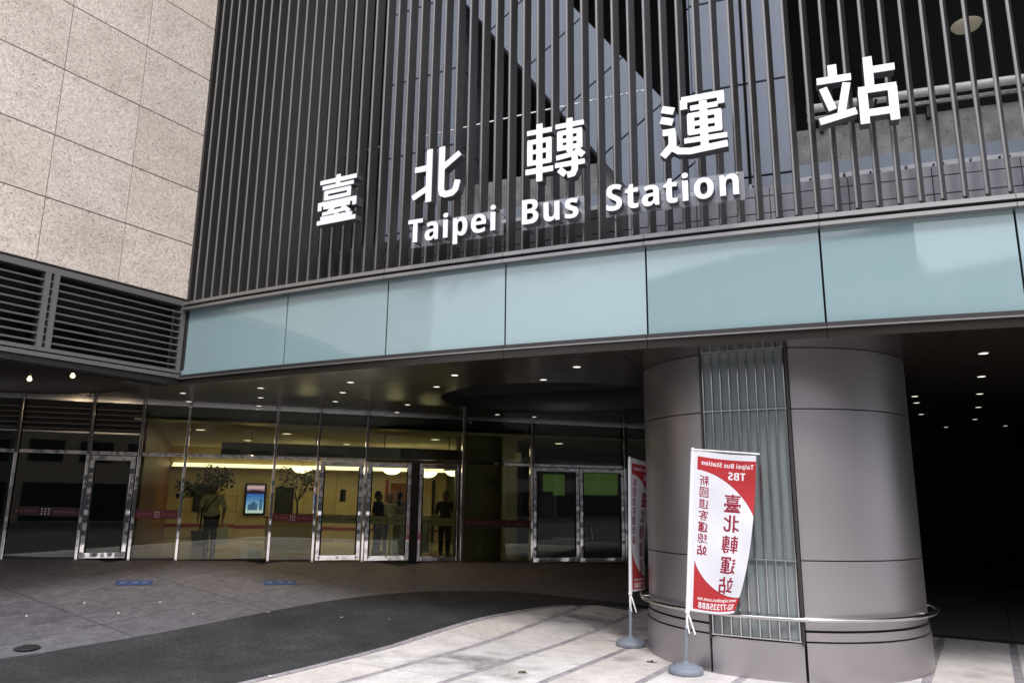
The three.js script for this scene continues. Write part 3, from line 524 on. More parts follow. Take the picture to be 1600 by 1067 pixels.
// ---------------------------------------------------------------- round column
const CC = [4.2, -12.15], CR = 2.0;
{
  const col = thing('round_column', 'huge round column clad in grey metal panels at right', 'column');
  const A0 = (135.6 * Math.PI) / 180, A1 = (101.6 * Math.PI) / 180; // glass strip between these bearings
  const shell = (a0, a1, y0, y1, r0, r1, n = 0) => { n ||= Math.max(2, Math.ceil(Math.abs(a1 - a0) / 0.06)); const o = [], i = []; for (let k = 0; k <= n; k++) { const a = a0 + ((a1 - a0) * k) / n; o.push([CC[0] + r1 * Math.cos(a), CC[1] + r1 * Math.sin(a)]); i.unshift([CC[0] + r0 * Math.cos(a), CC[1] + r0 * Math.sin(a)]); } return toCreasedNormals(metreUV(prism([...o, ...i], y0, y1)), 0.35); };
  const g = 0.005; // half a joint
  const secs = [[A1 - 0.012, A1 - 1.62], [A1 - 1.62, A1 - 3.1], [A1 - 3.1, A0 - 2 * Math.PI + 1.4], [A0 - 2 * Math.PI + 1.4, A0 - 2 * Math.PI + 0.012]];
  for (const [a, b] of secs) for (const [y0, y1, r] of [[0.515 + 0.12, 1.505, CR], [1.505, 3.5, CR], [3.5, 4.35, CR]]) part('cladding_panel', shell(a - g / CR, b + g / CR, y0 + g * 1.6, y1 - g * 1.6, CR - 0.11, r), M.clad, col);
  for (const [a, b] of secs) { part('cladding_panel', shell(a - g / CR, b + g / CR, 0.5 + g * 2, 0.625 - g * 2, CR - 0.11, CR + 0.012), M.clad, col); part('cladding_panel', shell(a - g / CR, b + g / CR, 0.0, 0.49, CR - 0.11, CR + 0.03), M.clad, col); }
  part('cladding_panel', shell(A0 - g / CR, A1 + g / CR, 0.0, 0.48, CR - 0.11, CR + 0.03), M.clad, col);
  part('core', new THREE.CylinderGeometry(CR - 0.095, CR - 0.095, 4.37, 96).translate(CC[0], 2.185, CC[1]), M.black, col);
  // glass strip: flat panes behind steel bars
  const P0 = [CC[0] + CR * Math.cos(A0), CC[1] + CR * Math.sin(A0)], P1 = [CC[0] + CR * Math.cos(A1), CC[1] + CR * Math.sin(A1)], L = Math.hypot(P1[0] - P0[0], P1[1] - P0[1]), mid = [(P0[0] + P1[0]) / 2, (P0[1] + P1[1]) / 2], am = (A0 + A1) / 2, nx = Math.cos(am), nz = Math.sin(am), ry = Math.atan2(nx, nz);
  const strip = new THREE.Group(); strip.name = 'glass_strip'; col.add(strip); strip.position.set(mid[0] + nx * 0.075, 0, mid[1] + nz * 0.075); strip.rotation.y = ry;
  for (const [a, b] of [[0.5, 1.5], [1.51, 3.49], [3.5, 4.35]]) part('pane', box(L - 0.06, b - a, 0.01, 0, (a + b) / 2, -0.035), M.frost, strip);
  for (let k = 0; k <= 9; k++) part('bar', box(0.014, 3.83, 0.045, -L / 2 + 0.03 + ((L - 0.06) * k) / 9, 0.515 + 1.915, 0.0), M.steel, strip);
  for (const y of [0.51, 1.505, 3.5]) part('cross_bar', box(L - 0.03, 0.016, 0.03, 0, y, 0.008), M.steel, strip);
  part('cross_bar', box(L - 0.03, 0.016, 0.03, 0, 4.345, 0.008), M.steel, strip);
  for (const s of [-1, 1]) part('jamb', box(0.03, 3.9, 0.14, s * (L / 2 + 0.005), 2.41, -0.05), M.darkMetal, strip);
  // guard rail round it
  const ring = []; for (let k = 0; k <= 120; k++) { const a = (k / 120) * 2 * Math.PI; ring.push([CC[0] + (CR + 0.12) * Math.cos(a), 0.785, CC[1] + (CR + 0.12) * Math.sin(a)]); }
  const rail = part('guard_rail', tube(ring, 0.03, 10, 160), M.steel, col);
  for (let k = 0; k < 12; k++) { const a = k * 0.5236 + 0.2, c = Math.cos(a), s = Math.sin(a); part('bracket', bar([CC[0] + (CR - 0.02) * c, 0.77, CC[1] + (CR - 0.02) * s], [CC[0] + (CR + 0.11) * c, 0.77, CC[1] + (CR + 0.11) * s], 0.012, 6), M.steel, rail); }
}

// ---------------------------------------------------------------- flags
function flagTexture() {
  const W = 560, H = 1400, cv = document.createElement('canvas'); cv.width = W; cv.height = H; const c = cv.getContext('2d');
  const red = '#b3262c', ink = '#8a1530';
  c.fillStyle = '#dfdfe6'; c.fillRect(0, 0, W, H);
  c.save(); c.translate(W, 0); c.scale(-1, 1); // below, x runs from the pole as it is seen from the street, writing excepted
  c.fillStyle = red;
  c.beginPath(); c.moveTo(40, 50); c.lineTo(W, 50); c.lineTo(W, 0.375 * H); c.bezierCurveTo(0.83 * W, 0.25 * H, 0.5 * W, 0.118 * H, 40, 0.118 * H); c.closePath(); c.fill();
  c.beginPath(); c.moveTo(40, 0.69 * H); c.bezierCurveTo(0.16 * W, 0.8 * H, 0.5 * W, 0.9 * H, W, 0.9 * H); c.lineTo(W, 0.985 * H); c.lineTo(40, 0.985 * H); c.closePath(); c.fill();
  c.strokeStyle = ink; c.lineWidth = 5;
  c.beginPath(); c.moveTo(W, 0.375 * H); c.bezierCurveTo(0.83 * W, 0.25 * H, 0.5 * W, 0.118 * H, 40, 0.118 * H); c.stroke();
  c.beginPath(); c.moveTo(40, 0.69 * H); c.bezierCurveTo(0.16 * W, 0.8 * H, 0.5 * W, 0.9 * H, W, 0.9 * H); c.stroke();
  c.restore();
  // writing, the right way round for the far side
  c.fillStyle = '#ececf0'; c.textAlign = 'center'; c.textBaseline = 'middle';
  c.font = 'bold 54px sans-serif'; c.fillText('Taipei Bus Station', W * 0.45, 0.072 * H, 470);
  c.font = 'bold 92px sans-serif'; c.fillText('TBS', W * 0.3, 0.135 * H);
  c.font = 'bold 40px sans-serif'; c.fillText('www.taipeibus.com.tw', W * 0.46, 0.915 * H, 500);
  c.font = 'bold 72px sans-serif'; c.fillText('02-77335888', W * 0.47, 0.957 * H, 480);
  c.strokeStyle = ink;
  ['tai', 'bei', 'zhuan', 'yun', 'zhan'].forEach((g, i) => drawGlyph(c, g, 118, (0.245 + i * 0.129) * H, 158, 160, 1.1));
  ['xin', 'guo', 'dao', 'ke', 'yun', 'zong', 'zhan'].forEach((g, i) => drawGlyph(c, g, 408, (0.15 + i * 0.0725) * H, 90, 92, 1.3));
  const t = new THREE.CanvasTexture(cv); t.colorSpace = THREE.SRGBColorSpace; t.wrapS = t.wrapT = THREE.ClampToEdgeWrapping; return t;
}
{
  const cloth = new THREE.MeshPhysicalMaterial({ map: flagTexture(), roughness: 0.75, side: THREE.DoubleSide, transmission: 0.12, thickness: 0 });
  const flag = (label, x, z, top, dir, curl, pr) => {
    const o = thing('banner_flag', label, 'flag', 'station flags beside the column'), y0 = groundY(x, z) + 0.006; o.position.set(x, y0, z);
    part('base', lathe([[0, 0], [0.215, 0], [0.228, 0.02], [0.23, 0.06], [0.215, 0.085], [0.16, 0.095], [0.15, 0.115], [0.12, 0.125], [0.05, 0.13], [0.04, 0.16], [0, 0.16]], 36), M.baseGrey, o);
    const at = (k, dy = 0) => [top[0] * k, 0.13 + (2.94 - 0.13) * k + dy, top[1] * k];
    part('sleeve', bar([0, 0.12, 0], at(0.16), 0.026, 12), M.baseGrey, o); part('pole', mg([bar(at(0.14), at(1), 0.019, 12), new THREE.SphereGeometry(0.024, 10, 8).translate(...at(1))]), M.flagPole, o);
    const a3 = [at(1), [at(1)[0] + dir[0] * 0.87, at(1)[1] - 0.075, at(1)[2] + dir[1] * 0.87]]; part('top_arm', bar(a3[0], a3[1], 0.011, 8), M.flagPole, o);
    const nu = 24, nv = 48, H = 2.12, Wd = 0.83, g = new THREE.PlaneGeometry(1, 1, nu, nv), p = g.attributes.position, uv = g.attributes.uv;
    for (let i = 0; i < p.count; i++) {
      const s = uv.getX(i), v = 1 - uv.getY(i), k = 1 - (v * H) / 2.81, b = at(k), q = curl(s, v), perp = [-dir[1], dir[0]];
      p.setXYZ(i, b[0] + dir[0] * Wd * (s * q[0]) + perp[0] * q[1] + 0.01, b[1] - 0.004 + q[2], b[2] + dir[1] * Wd * (s * q[0]) + perp[1] * q[1]);
      uv.setX(i, 1 - s);
    }
    g.computeVertexNormals(); part('cloth', g, cloth, o);
    part('pole_hem', tube([at(0.99), at(0.75), at(0.5), at(1 - H / 2.81)], 0.026, 10), M.flagPole, o);
    const tie = at(1 - H / 2.81 - 0.01); part('tie', mg([tube([tie, [tie[0] + 0.03, tie[1] - 0.1, tie[2] + 0.03], [tie[0] + 0.085, tie[1] - 0.28, tie[2] + 0.03]], 0.013, 6), tube([tie, [tie[0] - 0.015, tie[1] - 0.12, tie[2] + 0.02], [tie[0] + 0.01, tie[1] - 0.27, tie[2] + 0.03]], 0.011, 6), new THREE.SphereGeometry(0.034, 10, 8).translate(...tie)]), M.flagPole, o);
  };
  flag('red and white flag nearer the camera, spread flat in front of the glass strip', 2.37, -10.66, [0.12, 0.34], [0.93, 0.37],
    (s, v) => [1 - 0.26 * s * v * v * v - 0.02 * s, 0.035 * Math.sin(v * 9 + s * 3) * s + 0.02 * Math.sin(v * 17 - s * 6) * s * (1 - s * 0.5) + 0.1 * s * s * v * v, -0.09 * s - 0.02 * Math.sin(s * 3) + 0.05 * s * v * v + 0.05 * s * s * v * v], 0);
  flag('red and white flag farther back, seen nearly edge-on beside the column', 1.93, -12.55, [0.04, 0.02], [0.56, -0.828],
    (s, v) => [1 - 0.1 * v * s, 0.05 * Math.sin(v * 6 + 1) * s - 0.12 * s * s * v * v, -0.06 * s + 0.03 * s * v], 0);
}

// ---------------------------------------------------------------- glass storefront
const BAYS = [-4.6, -2.4, -1.02, 0, 0.96, 2.93, 3.94, 5.12, 7.64, 9.58, 12.42, 14.2];
{
  const sf = thing('glass_storefront', 'chrome-framed glass entrance front with doors under the soffit', 'storefront');
  const P = (name, g, w, t, y, m, parent = sf, label) => part(name, atSF(g, w, t, y), m, parent, label);
  const TY = 3.12; // underside of the transom
  for (const w of BAYS) {
    const y0 = lobbyY(w) - 0.15;
    P('mullion', metreUV(rbox(0.068, 4.35 - y0, 0.15, 0.012)), w, 0, (4.35 + y0) / 2, M.chrome);
    P('glazing_fin', box(0.02, 4.3 - TY, 0.12), w, 0.135, (4.3 + TY) / 2, M.darkMetal);
  }
  const strip = (w0, w1, m, dots, ink) => { // printed band across a pane
    const cv = document.createElement('canvas'); cv.width = 512; cv.height = 96; const c = cv.getContext('2d');
    c.fillStyle = m; c.fillRect(0, 0, 512, 96); c.fillStyle = dots; c.strokeStyle = ink;
    for (let i = 0; i < 3; i++) for (let j = 0; j < 3; j++) { c.beginPath(); c.arc(230 + i * 26, 22 + j * 26, 7, 0, 7); c.fill(); }
    ['tai', 'bei', 'zhuan', 'yun', 'zhan'].forEach((g, i) => { drawGlyph(c, g, 30 + i * 33, 34, 28, 28); drawGlyph(c, g, 320 + i * 33, 34, 28, 28); });
    const t = new THREE.CanvasTexture(cv); t.colorSpace = THREE.SRGBColorSpace;
    const wm = (w0 + w1) / 2, y = lobbyY(wm) + 0.985;
    P('printed_band', box(w1 - w0, 0.19, 0.004).rotateZ(-0.0249), wm, 0.022, y, std({ map: t, roughness: 0.5 }));
  };
  const pane = (w0, w1, y0, y1, t = 0) => P('pane', box(w1 - w0, y1 - y0, 0.012), (w0 + w1) / 2, t, (y0 + y1) / 2, M.glass);
  const leaf = (w0, w1, handle, bandInk) => { // framed door leaf
    const wm = (w0 + w1) / 2, y0 = lobbyY(wm) + 0.02, y1 = TY - 0.01, h = y1 - y0, W = w1 - w0, d = new THREE.Group(); d.name = 'door'; sf.add(d);
    const fr = [];
    for (const [g, dx, y] of [[rbox(0.095, h, 0.06, 0.01), -W / 2 + 0.048, (y0 + y1) / 2], [rbox(0.095, h, 0.06, 0.01), W / 2 - 0.048, (y0 + y1) / 2], [rbox(W - 0.19, 0.11, 0.055, 0.01), 0, y1 - 0.055], [rbox(W - 0.19, 0.13, 0.055, 0.01), 0, y0 + 0.065]]) fr.push(g.translate(dx, y, 0));
    part('frame', atSF(metreUV(mg(fr)), wm, 0.02, 0), M.chrome, d);
    part('edge_seal', atSF(mg([box(0.03, h - 0.25, 0.03, W / 2 - 0.11, (y0 + y1) / 2, 0.012), box(0.03, h - 0.25, 0.03, -W / 2 + 0.11, (y0 + y1) / 2, 0.012)]), wm, 0.02, 0), M.black, d);
    part('glass', atSF(box(W - 0.19, h - 0.24, 0.012, 0, (y0 + y1) / 2 + 0.01, 0), wm, 0.02, 0), M.glass, d);
    if (handle) part('handle', atSF(tube([[-W / 2 + 0.13, y0 + 0.95, 0.02], [-W / 2 + 0.13, y0 + 0.95, 0.09], [-W / 2 + 0.3, y0 + 0.93, 0.1], [-W / 2 + 0.34, y0 + 0.6, 0.09]], 0.014, 8), wm, 0.02, 0), M.steel, d);
  };
  for (let i = 0; i < BAYS.length - 1; i++) {
    const a = BAYS[i] + 0.045, b = BAYS[i + 1] - 0.045, m = (a + b) / 2, W = b - a, y0 = lobbyY(m);
    if (i > 0) P('transom', metreUV(rbox(W, 0.085, 0.12, 0.012)), m, 0, TY + 0.043, i === 7 ? M.darkMetal : M.chrome); else P('transom', metreUV(rbox(W, 0.085, 0.12, 0.012)), m, 0, TY + 0.043, M.chrome);
    P('head_rail', box(W, 0.06, 0.1), m, 0, 4.315, M.steel);
    if (i < 3) { // louvred vents at the left top
      for (let k = 0; k < 5; k++) P('vent_slat', rbox(W - 0.02, 0.02, 0.09, 0.006).rotateX(0.4), m, 0, 3.68 + k * 0.115, M.louvre);
      P('vent_rail', box(W, 0.04, 0.1), m, 0, 3.6, M.steel); P('vent_back', box(W, 0.7, 0.02), m, -0.12, 3.93, M.black);
      pane(a, b, TY + 0.09, 3.575);
    } else pane(a, b, TY + 0.09, 4.28);
    if ([0, 1, 3, 5, 8].includes(i)) { pane(a, b, y0 + 0.03, TY); P('sill', box(W, 0.06, 0.09), m, 0, y0 + 0.0, M.darkMetal); if (i !== 0) strip(a, b, i === 1 ? '#2a0c10' : i === 8 ? '#3a1016' : '#5c1420', i === 8 ? '#5c2a30' : '#cfc4c4', '#8a4a52'); }
    if (i === 4) { pane(a, b, y0 + 0.03, TY); P('sill', box(W, 0.05, 0.09), m, 0, y0, M.black); }
    if (i === 2) leaf(a, b - 0.02);
    if (i === 6) { leaf(a + 0.02, b - 0.01); strip(a + 0.12, b - 0.11, '#7d7a45', '#5c5a30', '#4c4a26'); }
    if (i === 7) { leaf(a, a + 1.12); leaf(b - 1.12, b); P('centre_post', box(0.2, TY - y0, 0.12), m, 0.03, (TY + y0) / 2, M.black); strip(a + 0.1, a + 1.02, '#82804a', '#5c5a30', '#4c4a26'); strip(b - 1.02, b - 0.1, '#82804a', '#5c5a30', '#4c4a26'); }
    if (i === 9) { leaf(a, a + 1.36); leaf(a + 1.38, b, true); }
    if (i === 10) { pane(a, b, y0 + 0.03, TY); }
  }
  P('card_reader', rbox(0.11, 0.3, 0.05, 0.01), 7.78, 0.05, lobbyY(7.7) + 1.55, M.black); P('card_reader', rbox(0.14, 0.3, 0.05, 0.01), 4.6, -0.05, lobbyY(4.6) + 1.55, M.black);
}

// ---------------------------------------------------------------- lobby behind the glass
const lobbyDepth = -9.2;
{
  struct('floor', mg([sheetSF(-0.02, 17.2, lobbyDepth, -0.02, 0.012)]), M.lobbyFloor, 'polished beige lobby floor behind the glass');
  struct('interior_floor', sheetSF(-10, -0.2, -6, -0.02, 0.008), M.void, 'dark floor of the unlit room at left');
  function dummy() {}
  const lob = thing('lobby_wall', 'warm yellow panelled back wall of the lit lobby', 'wall');
  const ys = [0.02, 0.42, 0.92, 1.44, 1.96, 2.4], put = (n, g, w, t, y, m, p = lob) => part(n, atSF(g, w, t, y), m, p);
  for (let i = 0; i < 9; i++) { const w = 0.05 + i * 1.12 + 0.56, b = lobbyY(w); for (let j = 0; j < ys.length - 1; j++) put('wall_panel', rbox(1.108, ys[j + 1] - ys[j] - 0.014, 0.03, 0.004), w, lobbyDepth, b + (ys[j] + ys[j + 1]) / 2, (i + j) % 3 ? M.lobbyWall : M.lobbyWallB); put('skirting_band', rbox(1.1, 0.11, 0.02, 0.004), w, lobbyDepth + 0.025, b + 0.43, M.redBand); }
  put('backing', box(10.6, 4, 0.06), 4.9, lobbyDepth - 0.06, 2.4, M.lobbyWallB);
  put('cove_shelf', rbox(9.7, 0.06, 0.5, 0.02), 4.9, lobbyDepth + 0.27, 3.22, M.lobbyCeil);
  const cl = thing('cove_light', 'long bright cove light along the top of the lobby back wall', 'cove light');
  part('tube', atSF(box(9.5, 0.08, 0.05), 4.9, lobbyDepth + 0.1, 3.31), M.cove, cl); part('tube', atSF(box(9.5, 0.05, 0.03), 4.9, lobbyDepth + 0.535, 3.235), M.cove, cl);
  const wood = thing('wood_wall', 'brown wood-clad side wall at the left of the lobby', 'wall');
  for (let k = 0; k < 7; k++) put('wood_panel', metreUV(rbox(0.03, 3.2, 1.28, 0.006)), 0.06, -0.9 - k * 1.3, 2.4, M.wood, wood);
  put('backing', box(0.1, 4, 9.2), -0.02, -4.7, 2.4, M.black, wood);
  const rw = thing('partition_wall', 'dim green-grey partition behind the round lobby column', 'wall');
  const dim = std({ color: lin(0.05, 0.055, 0.03), roughness: 0.6 });
  put('wall', box(0.12, 4, 7.7), 9.85, -5.45, 2.4, dim, rw); put('wall', box(7.4, 4, 0.1), 13.55, -5.0, 2.4, dim, rw); put('wall', box(0.1, 4, 5), 17.2, -2.5, 2.4, dim, rw);
  const glow = std({ color: lin(0.1, 0.2, 0.05), roughness: 0.5, emissive: lin(0.25, 0.42, 0.1), emissiveIntensity: 0.1 });
  const gp = thing('green_panel', 'glowing green notice panel on the wall behind the right doors', 'light panel'); put('panel', box(1.5, 0.75, 0.03), 14.1, -4.9, 2.8, glow, gp); put('panel', box(0.8, 0.7, 0.03), 12.4, -4.9, 2.75, glow, gp);
  for (const [w, h, y, l] of [[0.9, 1.1, 1.75, 'left'], [1.0, 1.2, 1.8, 'right']]) { const o = thing('ticket_cabinet', 'black cabinet standing in the dim room behind the right doors, ' + l + ' of two', 'cabinet', 'black cabinets behind the right doors'); put('body', rbox(w, h + 0.8, 0.5, 0.02), l === 'left' ? 11.6 : 15.2, -4.4, lobbyY(10) + (h + 0.8) / 2, M.black, o); put('poster', box(w * 0.4, h * 0.35, 0.01), l === 'left' ? 11.8 : 15.0, -4.14, lobbyY(10) + 1.45, l === 'left' ? M.redBand : M.concrete, o); }
  const ce = struct('lobby_ceiling', null, null, 'lobby ceiling with recessed lamps');
  part('ceiling_panel', atSF(box(17.6, 0.06, 9.4), 8.6, -4.75, 3.95), M.lobbyCeil, ce); part('bulkhead', atSF(box(6.6, 0.28, 0.5), 5.0, -1.2, 3.42), std({ color: lin(0.1, 0.1, 0.085), roughness: 0.6 }), ce);
  part('bulkhead', atSF(box(4.5, 0.28, 0.5), 11.9, -1.2, 3.42), M.darkMetal, ce); part('bulkhead', atSF(box(14.5, 0.24, 0.1), 7.0, -0.3, 4.22), M.darkMetal, ce); part('hanger', atSF(mg([-2.6, -1, 0.8, 2.6].map((x) => box(0.02, 0.4, 0.02, x, 0, 0))), 5.0, -1.2, 3.74), M.black, ce);
  const disc = lathe([[0, -0.012], [0.1, -0.012], [0.125, 0]], 20), ring = lathe([[0.125, -0.004], [0.145, -0.012], [0.15, 0]], 20);
  for (const [w, t, l] of [[1.15, -1.9, 'near the wood wall'], [3.31, -2.1, 'behind the second red band'], [7.43, -2.1, 'above the double doors'], [2.4, -5.2, 'above the walking man'], [5.4, -5.4, 'in the middle of the lobby'], [9.4, -3.4, 'beside the lobby column'], [11.2, -1.8, 'behind the right doors']]) { const o = thing('ceiling_lamp', 'round recessed ceiling lamp inside the lobby, ' + l, 'ceiling lamp', 'ceiling lamps in the lobby'), [x, z] = SF(w, t); o.position.set(x, 3.915, z); part('lens', disc, M.lamp, o); part('ring', ring, M.steel, o); }
  const bowl = lathe([[0, -0.17], [0.12, -0.16], [0.22, -0.12], [0.29, -0.05], [0.31, 0.0], [0.3, 0.01], [0, 0.02]], 28), shadeM = std({ color: lin(0.8, 0.75, 0.6), emissive: lin(1, 0.85, 0.55), emissiveIntensity: 3 });
  for (const [w, t, y, l] of [[4.08, -5.5, 3.14, 'behind the second red band'], [6.91, -5.5, 3.16, 'behind the left of the double doors'], [7.98, -5.0, 3.07, 'behind the right of the double doors'], [9.3, -6.5, 3.18, 'beside the lobby column']]) { const o = thing('pendant_lamp', 'glowing bowl-shaped pendant lamp in the lobby, ' + l, 'pendant lamp', 'bowl pendants in the lobby'), [x, z] = SF(w, t); o.position.set(x, y, z); part('bowl', bowl, shadeM, o); part('rod', bar([0, 0.02, 0], [0, 3.92 - y, 0], 0.012, 6), M.steel, o); }
  const area = (w, t, y, a, b, I) => { const [x, z] = SF(w, t), l = new THREE.RectAreaLight(new THREE.Color(1, 0.86, 0.55), I, a, b); l.position.set(x, y, z); l.rotation.set(-Math.PI / 2, 0, SFROT); scene.add(l); };
  area(4.6, -6.0, 3.88, 7.4, 4.5, 0.7);
  // round column inside
  const ic = thing('lobby_column', 'round grey-green tiled column just inside the glass', 'column'), [cx, cz] = SF(8.42, -1.05), cm = std({ color: lin(0.17, 0.165, 0.15), roughness: 0.4 });
  for (let k = 0; k < 5; k++) for (let a = 0; a < 6; a++) { const g = new THREE.CylinderGeometry(0.66, 0.66, 0.64, 8, 1, true, (a * Math.PI) / 3 + 0.008, Math.PI / 3 - 0.016); part('tile', g.translate(cx, lobbyY(8.4) + 0.33 + k * 0.65, cz), cm, ic); }
  part('core', new THREE.CylinderGeometry(0.645, 0.645, 3.4, 40).translate(cx, 2.35, cz), M.black, ic);
  // screen on the wall
  {
    const cv = document.createElement('canvas'); cv.width = 160; cv.height = 288; const c = cv.getContext('2d'), gr = c.createLinearGradient(0, 84, 0, 288);
    c.fillStyle = '#b48fb8'; c.fillRect(0, 0, 160, 84); c.fillStyle = '#e8b8c8'; c.fillRect(0, 12, 160, 22); c.fillStyle = '#3a2238'; c.beginPath(); c.moveTo(0, 84); c.lineTo(0, 60); c.quadraticCurveTo(60, 36, 160, 62); c.lineTo(160, 84); c.fill();
    gr.addColorStop(0, '#2f66d0'); gr.addColorStop(0.6, '#8fc0f4'); gr.addColorStop(1, '#d8e8f4'); c.fillStyle = gr; c.fillRect(0, 88, 160, 200);
    for (const [x, w, h, k] of [[18, 20, 60, '#24457f'], [40, 18, 76, '#1c3468'], [60, 24, 90, '#223c74'], [86, 20, 72, '#2f5590'], [122, 26, 120, '#365f9a']]) { c.fillStyle = k; c.fillRect(x, 262 - h, w, h); c.fillStyle = '#7fa4d8'; for (let y = 268 - h; y < 256; y += 8) c.fillRect(x + 3, y, w - 6, 2); }
    c.fillStyle = '#cfe0ee'; c.fillRect(0, 258, 160, 12);
    const t = new THREE.CanvasTexture(cv); t.colorSpace = THREE.SRGBColorSpace;
    const o = thing('wall_screen', 'tall lit display screen showing blue towers on the lobby wall', 'screen');
    put('casing', rbox(0.72, 1.08, 0.09, 0.012), 2.88, lobbyDepth + 0.08, 2.16, M.black, o);
    put('picture', new THREE.PlaneGeometry(0.58, 0.95), 2.88, lobbyDepth + 0.128, 2.16, std({ color: 0x000000, emissive: 0xffffff, emissiveMap: t, emissiveIntensity: 0.75, roughness: 0.3 }), o);
  }
  for (const [w, y, l] of [[1.2, 2.2, 'behind the left plant'], [3.86, 2.1, 'right of the lit screen']]) { const o = thing('notice_board', 'dark framed notice board on the lobby wall, ' + l, 'notice board', 'dark boards on the lobby wall'); put('frame', rbox(0.62, 0.95, 0.05, 0.01), w, lobbyDepth + 0.06, y, M.black, o); put('sheet', box(0.5, 0.8, 0.008), w, lobbyDepth + 0.09, y, std({ color: lin(0.03, 0.03, 0.03), roughness: 0.3 }), o); }
  { const o = thing('doorway', 'dark door opening with an orange wooden frame in the lobby back wall', 'door'); put('leaf', rbox(0.9, 2.1, 0.05, 0.01), 8.1, lobbyDepth + 0.05, lobbyY(7.3) + 1.06, M.wood, o); put('frame', box(0.1, 2.25, 0.09), 7.5, lobbyDepth + 0.06, lobbyY(7.3) + 1.12, M.redBand, o); put('frame', box(0.1, 2.25, 0.09), 9.28, lobbyDepth + 0.06, lobbyY(7.3) + 1.12, M.black, o); }
  // desks
  const deskM = std({ color: lin(0.66, 0.5, 0.08), roughness: 0.5 });
  { const o = thing('information_desk', 'yellow-fronted information desk under the second plant', 'desk'), b = lobbyY(3.5); put('front', rbox(1.5, 0.85, 0.08, 0.01), 3.79, -4.2, b + 0.43, deskM, o); put('worktop', rbox(1.6, 0.05, 0.7, 0.012), 3.79, -4.5, b + 0.9, M.redBand, o); put('side_panel', rbox(0.06, 0.85, 0.55, 0.01), 3.1, -4.52, b + 0.43, deskM, o); put('side_panel', rbox(0.06, 0.85, 0.55, 0.01), 4.48, -4.52, b + 0.43, deskM, o); }
  { const o = thing('service_counter', 'pale green service counter behind the double doors', 'counter'), b = lobbyY(6.2), pg = std({ color: lin(0.34, 0.4, 0.22), roughness: 0.5 }); put('front', rbox(1.0, 0.95, 0.08, 0.01), 7.0, -2.7, b + 0.5, pg, o); put('worktop', rbox(1.3, 0.05, 0.6, 0.012), 7.0, -2.95, b + 1.04, pg, o); put('screen', rbox(0.45, 0.22, 0.03, 0.008), 6.7, -2.85, b + 1.2, pg, o); put('side_panel', rbox(0.06, 1.0, 0.5, 0.01), 6.47, -2.96, b + 0.5, pg, o); }
  // plants
  const leafM = std({ color: lin(0.03, 0.045, 0.018), roughness: 0.6, side: THREE.DoubleSide }), barkM = std({ color: lin(0.06, 0.045, 0.03), roughness: 0.9 }), potM = std({ color: lin(0.05, 0.035, 0.025), roughness: 0.5 });
  const plant = (label, w, t, h, sp, n) => {
    const o = thing('potted_tree', label, 'potted plant', 'potted trees in the lobby'), [x, z] = SF(w, t); o.position.set(x, lobbyY(w) + 0.012, z);
    part('pot', lathe([[0, 0], [0.17, 0], [0.23, 0.42], [0.25, 0.42], [0.25, 0.46], [0.21, 0.46], [0.2, 0.4], [0, 0.4]], 24), potM, o);
    const stems = [tube([[0, 0.38, 0], [0.03, h * 0.4, 0.02], [0, h * 0.6, 0]], 0.03, 7)], tips = [];
    for (let k = 0; k < 9; k++) { const a = k * 2.4, e = [Math.cos(a) * sp * rr(0.5, 0.9), h * rr(0.72, 0.98), Math.sin(a) * sp * rr(0.5, 0.9)]; stems.push(tube([[0, h * 0.58, 0], [e[0] * 0.4, h * 0.68, e[2] * 0.4], e], 0.012, 5)); tips.push(e); }
    part('trunk', mg(stems), barkM, o);
    const lg = []; for (let k = 0; k < n; k++) { const e = tips[k % 9], q = new THREE.PlaneGeometry(0.09, 0.22, 1, 2); const p = q.attributes.position; for (let i = 0; i < p.count; i++) { const v = p.getY(i) / 0.11; p.setX(i, p.getX(i) * (1.05 - Math.abs(v))); p.setZ(i, -0.03 * v * v); } lg.push(q.rotateX(rr(-2.1, -0.8)).rotateY(rr(0, 6.3)).translate(e[0] + rr(-0.3, 0.3) * sp, e[1] + rr(-0.22, 0.22), e[2] + rr(-0.3, 0.3) * sp)); }
    const fo = mg(lg); fo.computeVertexNormals(); part('foliage', fo, leafM, o);
  };
  plant('bushy potted tree at the left of the lobby, behind the walking man', 1.3, -4.3, 2.2, 0.75, 420);
  plant('slimmer potted tree at the information desk', 4.0, -5.6, 2.3, 0.62, 300);
  { const o = thing('floor_sign', 'small blue and white sign standing at the foot of the glass', 'floor sign', undefined); put('plate', rbox(0.3, 0.16, 0.02, 0.006).rotateX(-0.5), 2.65, -0.35, lobbyY(2.5) + 0.12, std({ color: lin(0.3, 0.45, 0.65), roughness: 0.4 }), o); put('rail', rbox(0.32, 0.04, 0.03, 0.008), 2.65, -0.42, lobbyY(2.5) + 0.33, M.signFace, o); put('leg', box(0.02, 0.36, 0.02), 2.55, -0.45, lobbyY(2.5) + 0.18, M.steel, o); }
}
function sheetSF(w0, w1, t0, t1, lift) { const g = new THREE.PlaneGeometry(1, 1, 24, 6), p = g.attributes.position; g.rotateX(-Math.PI / 2); for (let i = 0; i < p.count; i++) { const w = w0 + (w1 - w0) * (p.getX(i) + 0.5), t = t1 + (t0 - t1) * (0.5 - p.getZ(i)), [x, z] = SF(w, t); p.setXYZ(i, x, lobbyY(w) + lift, z); } g.computeVertexNormals(); return g; }

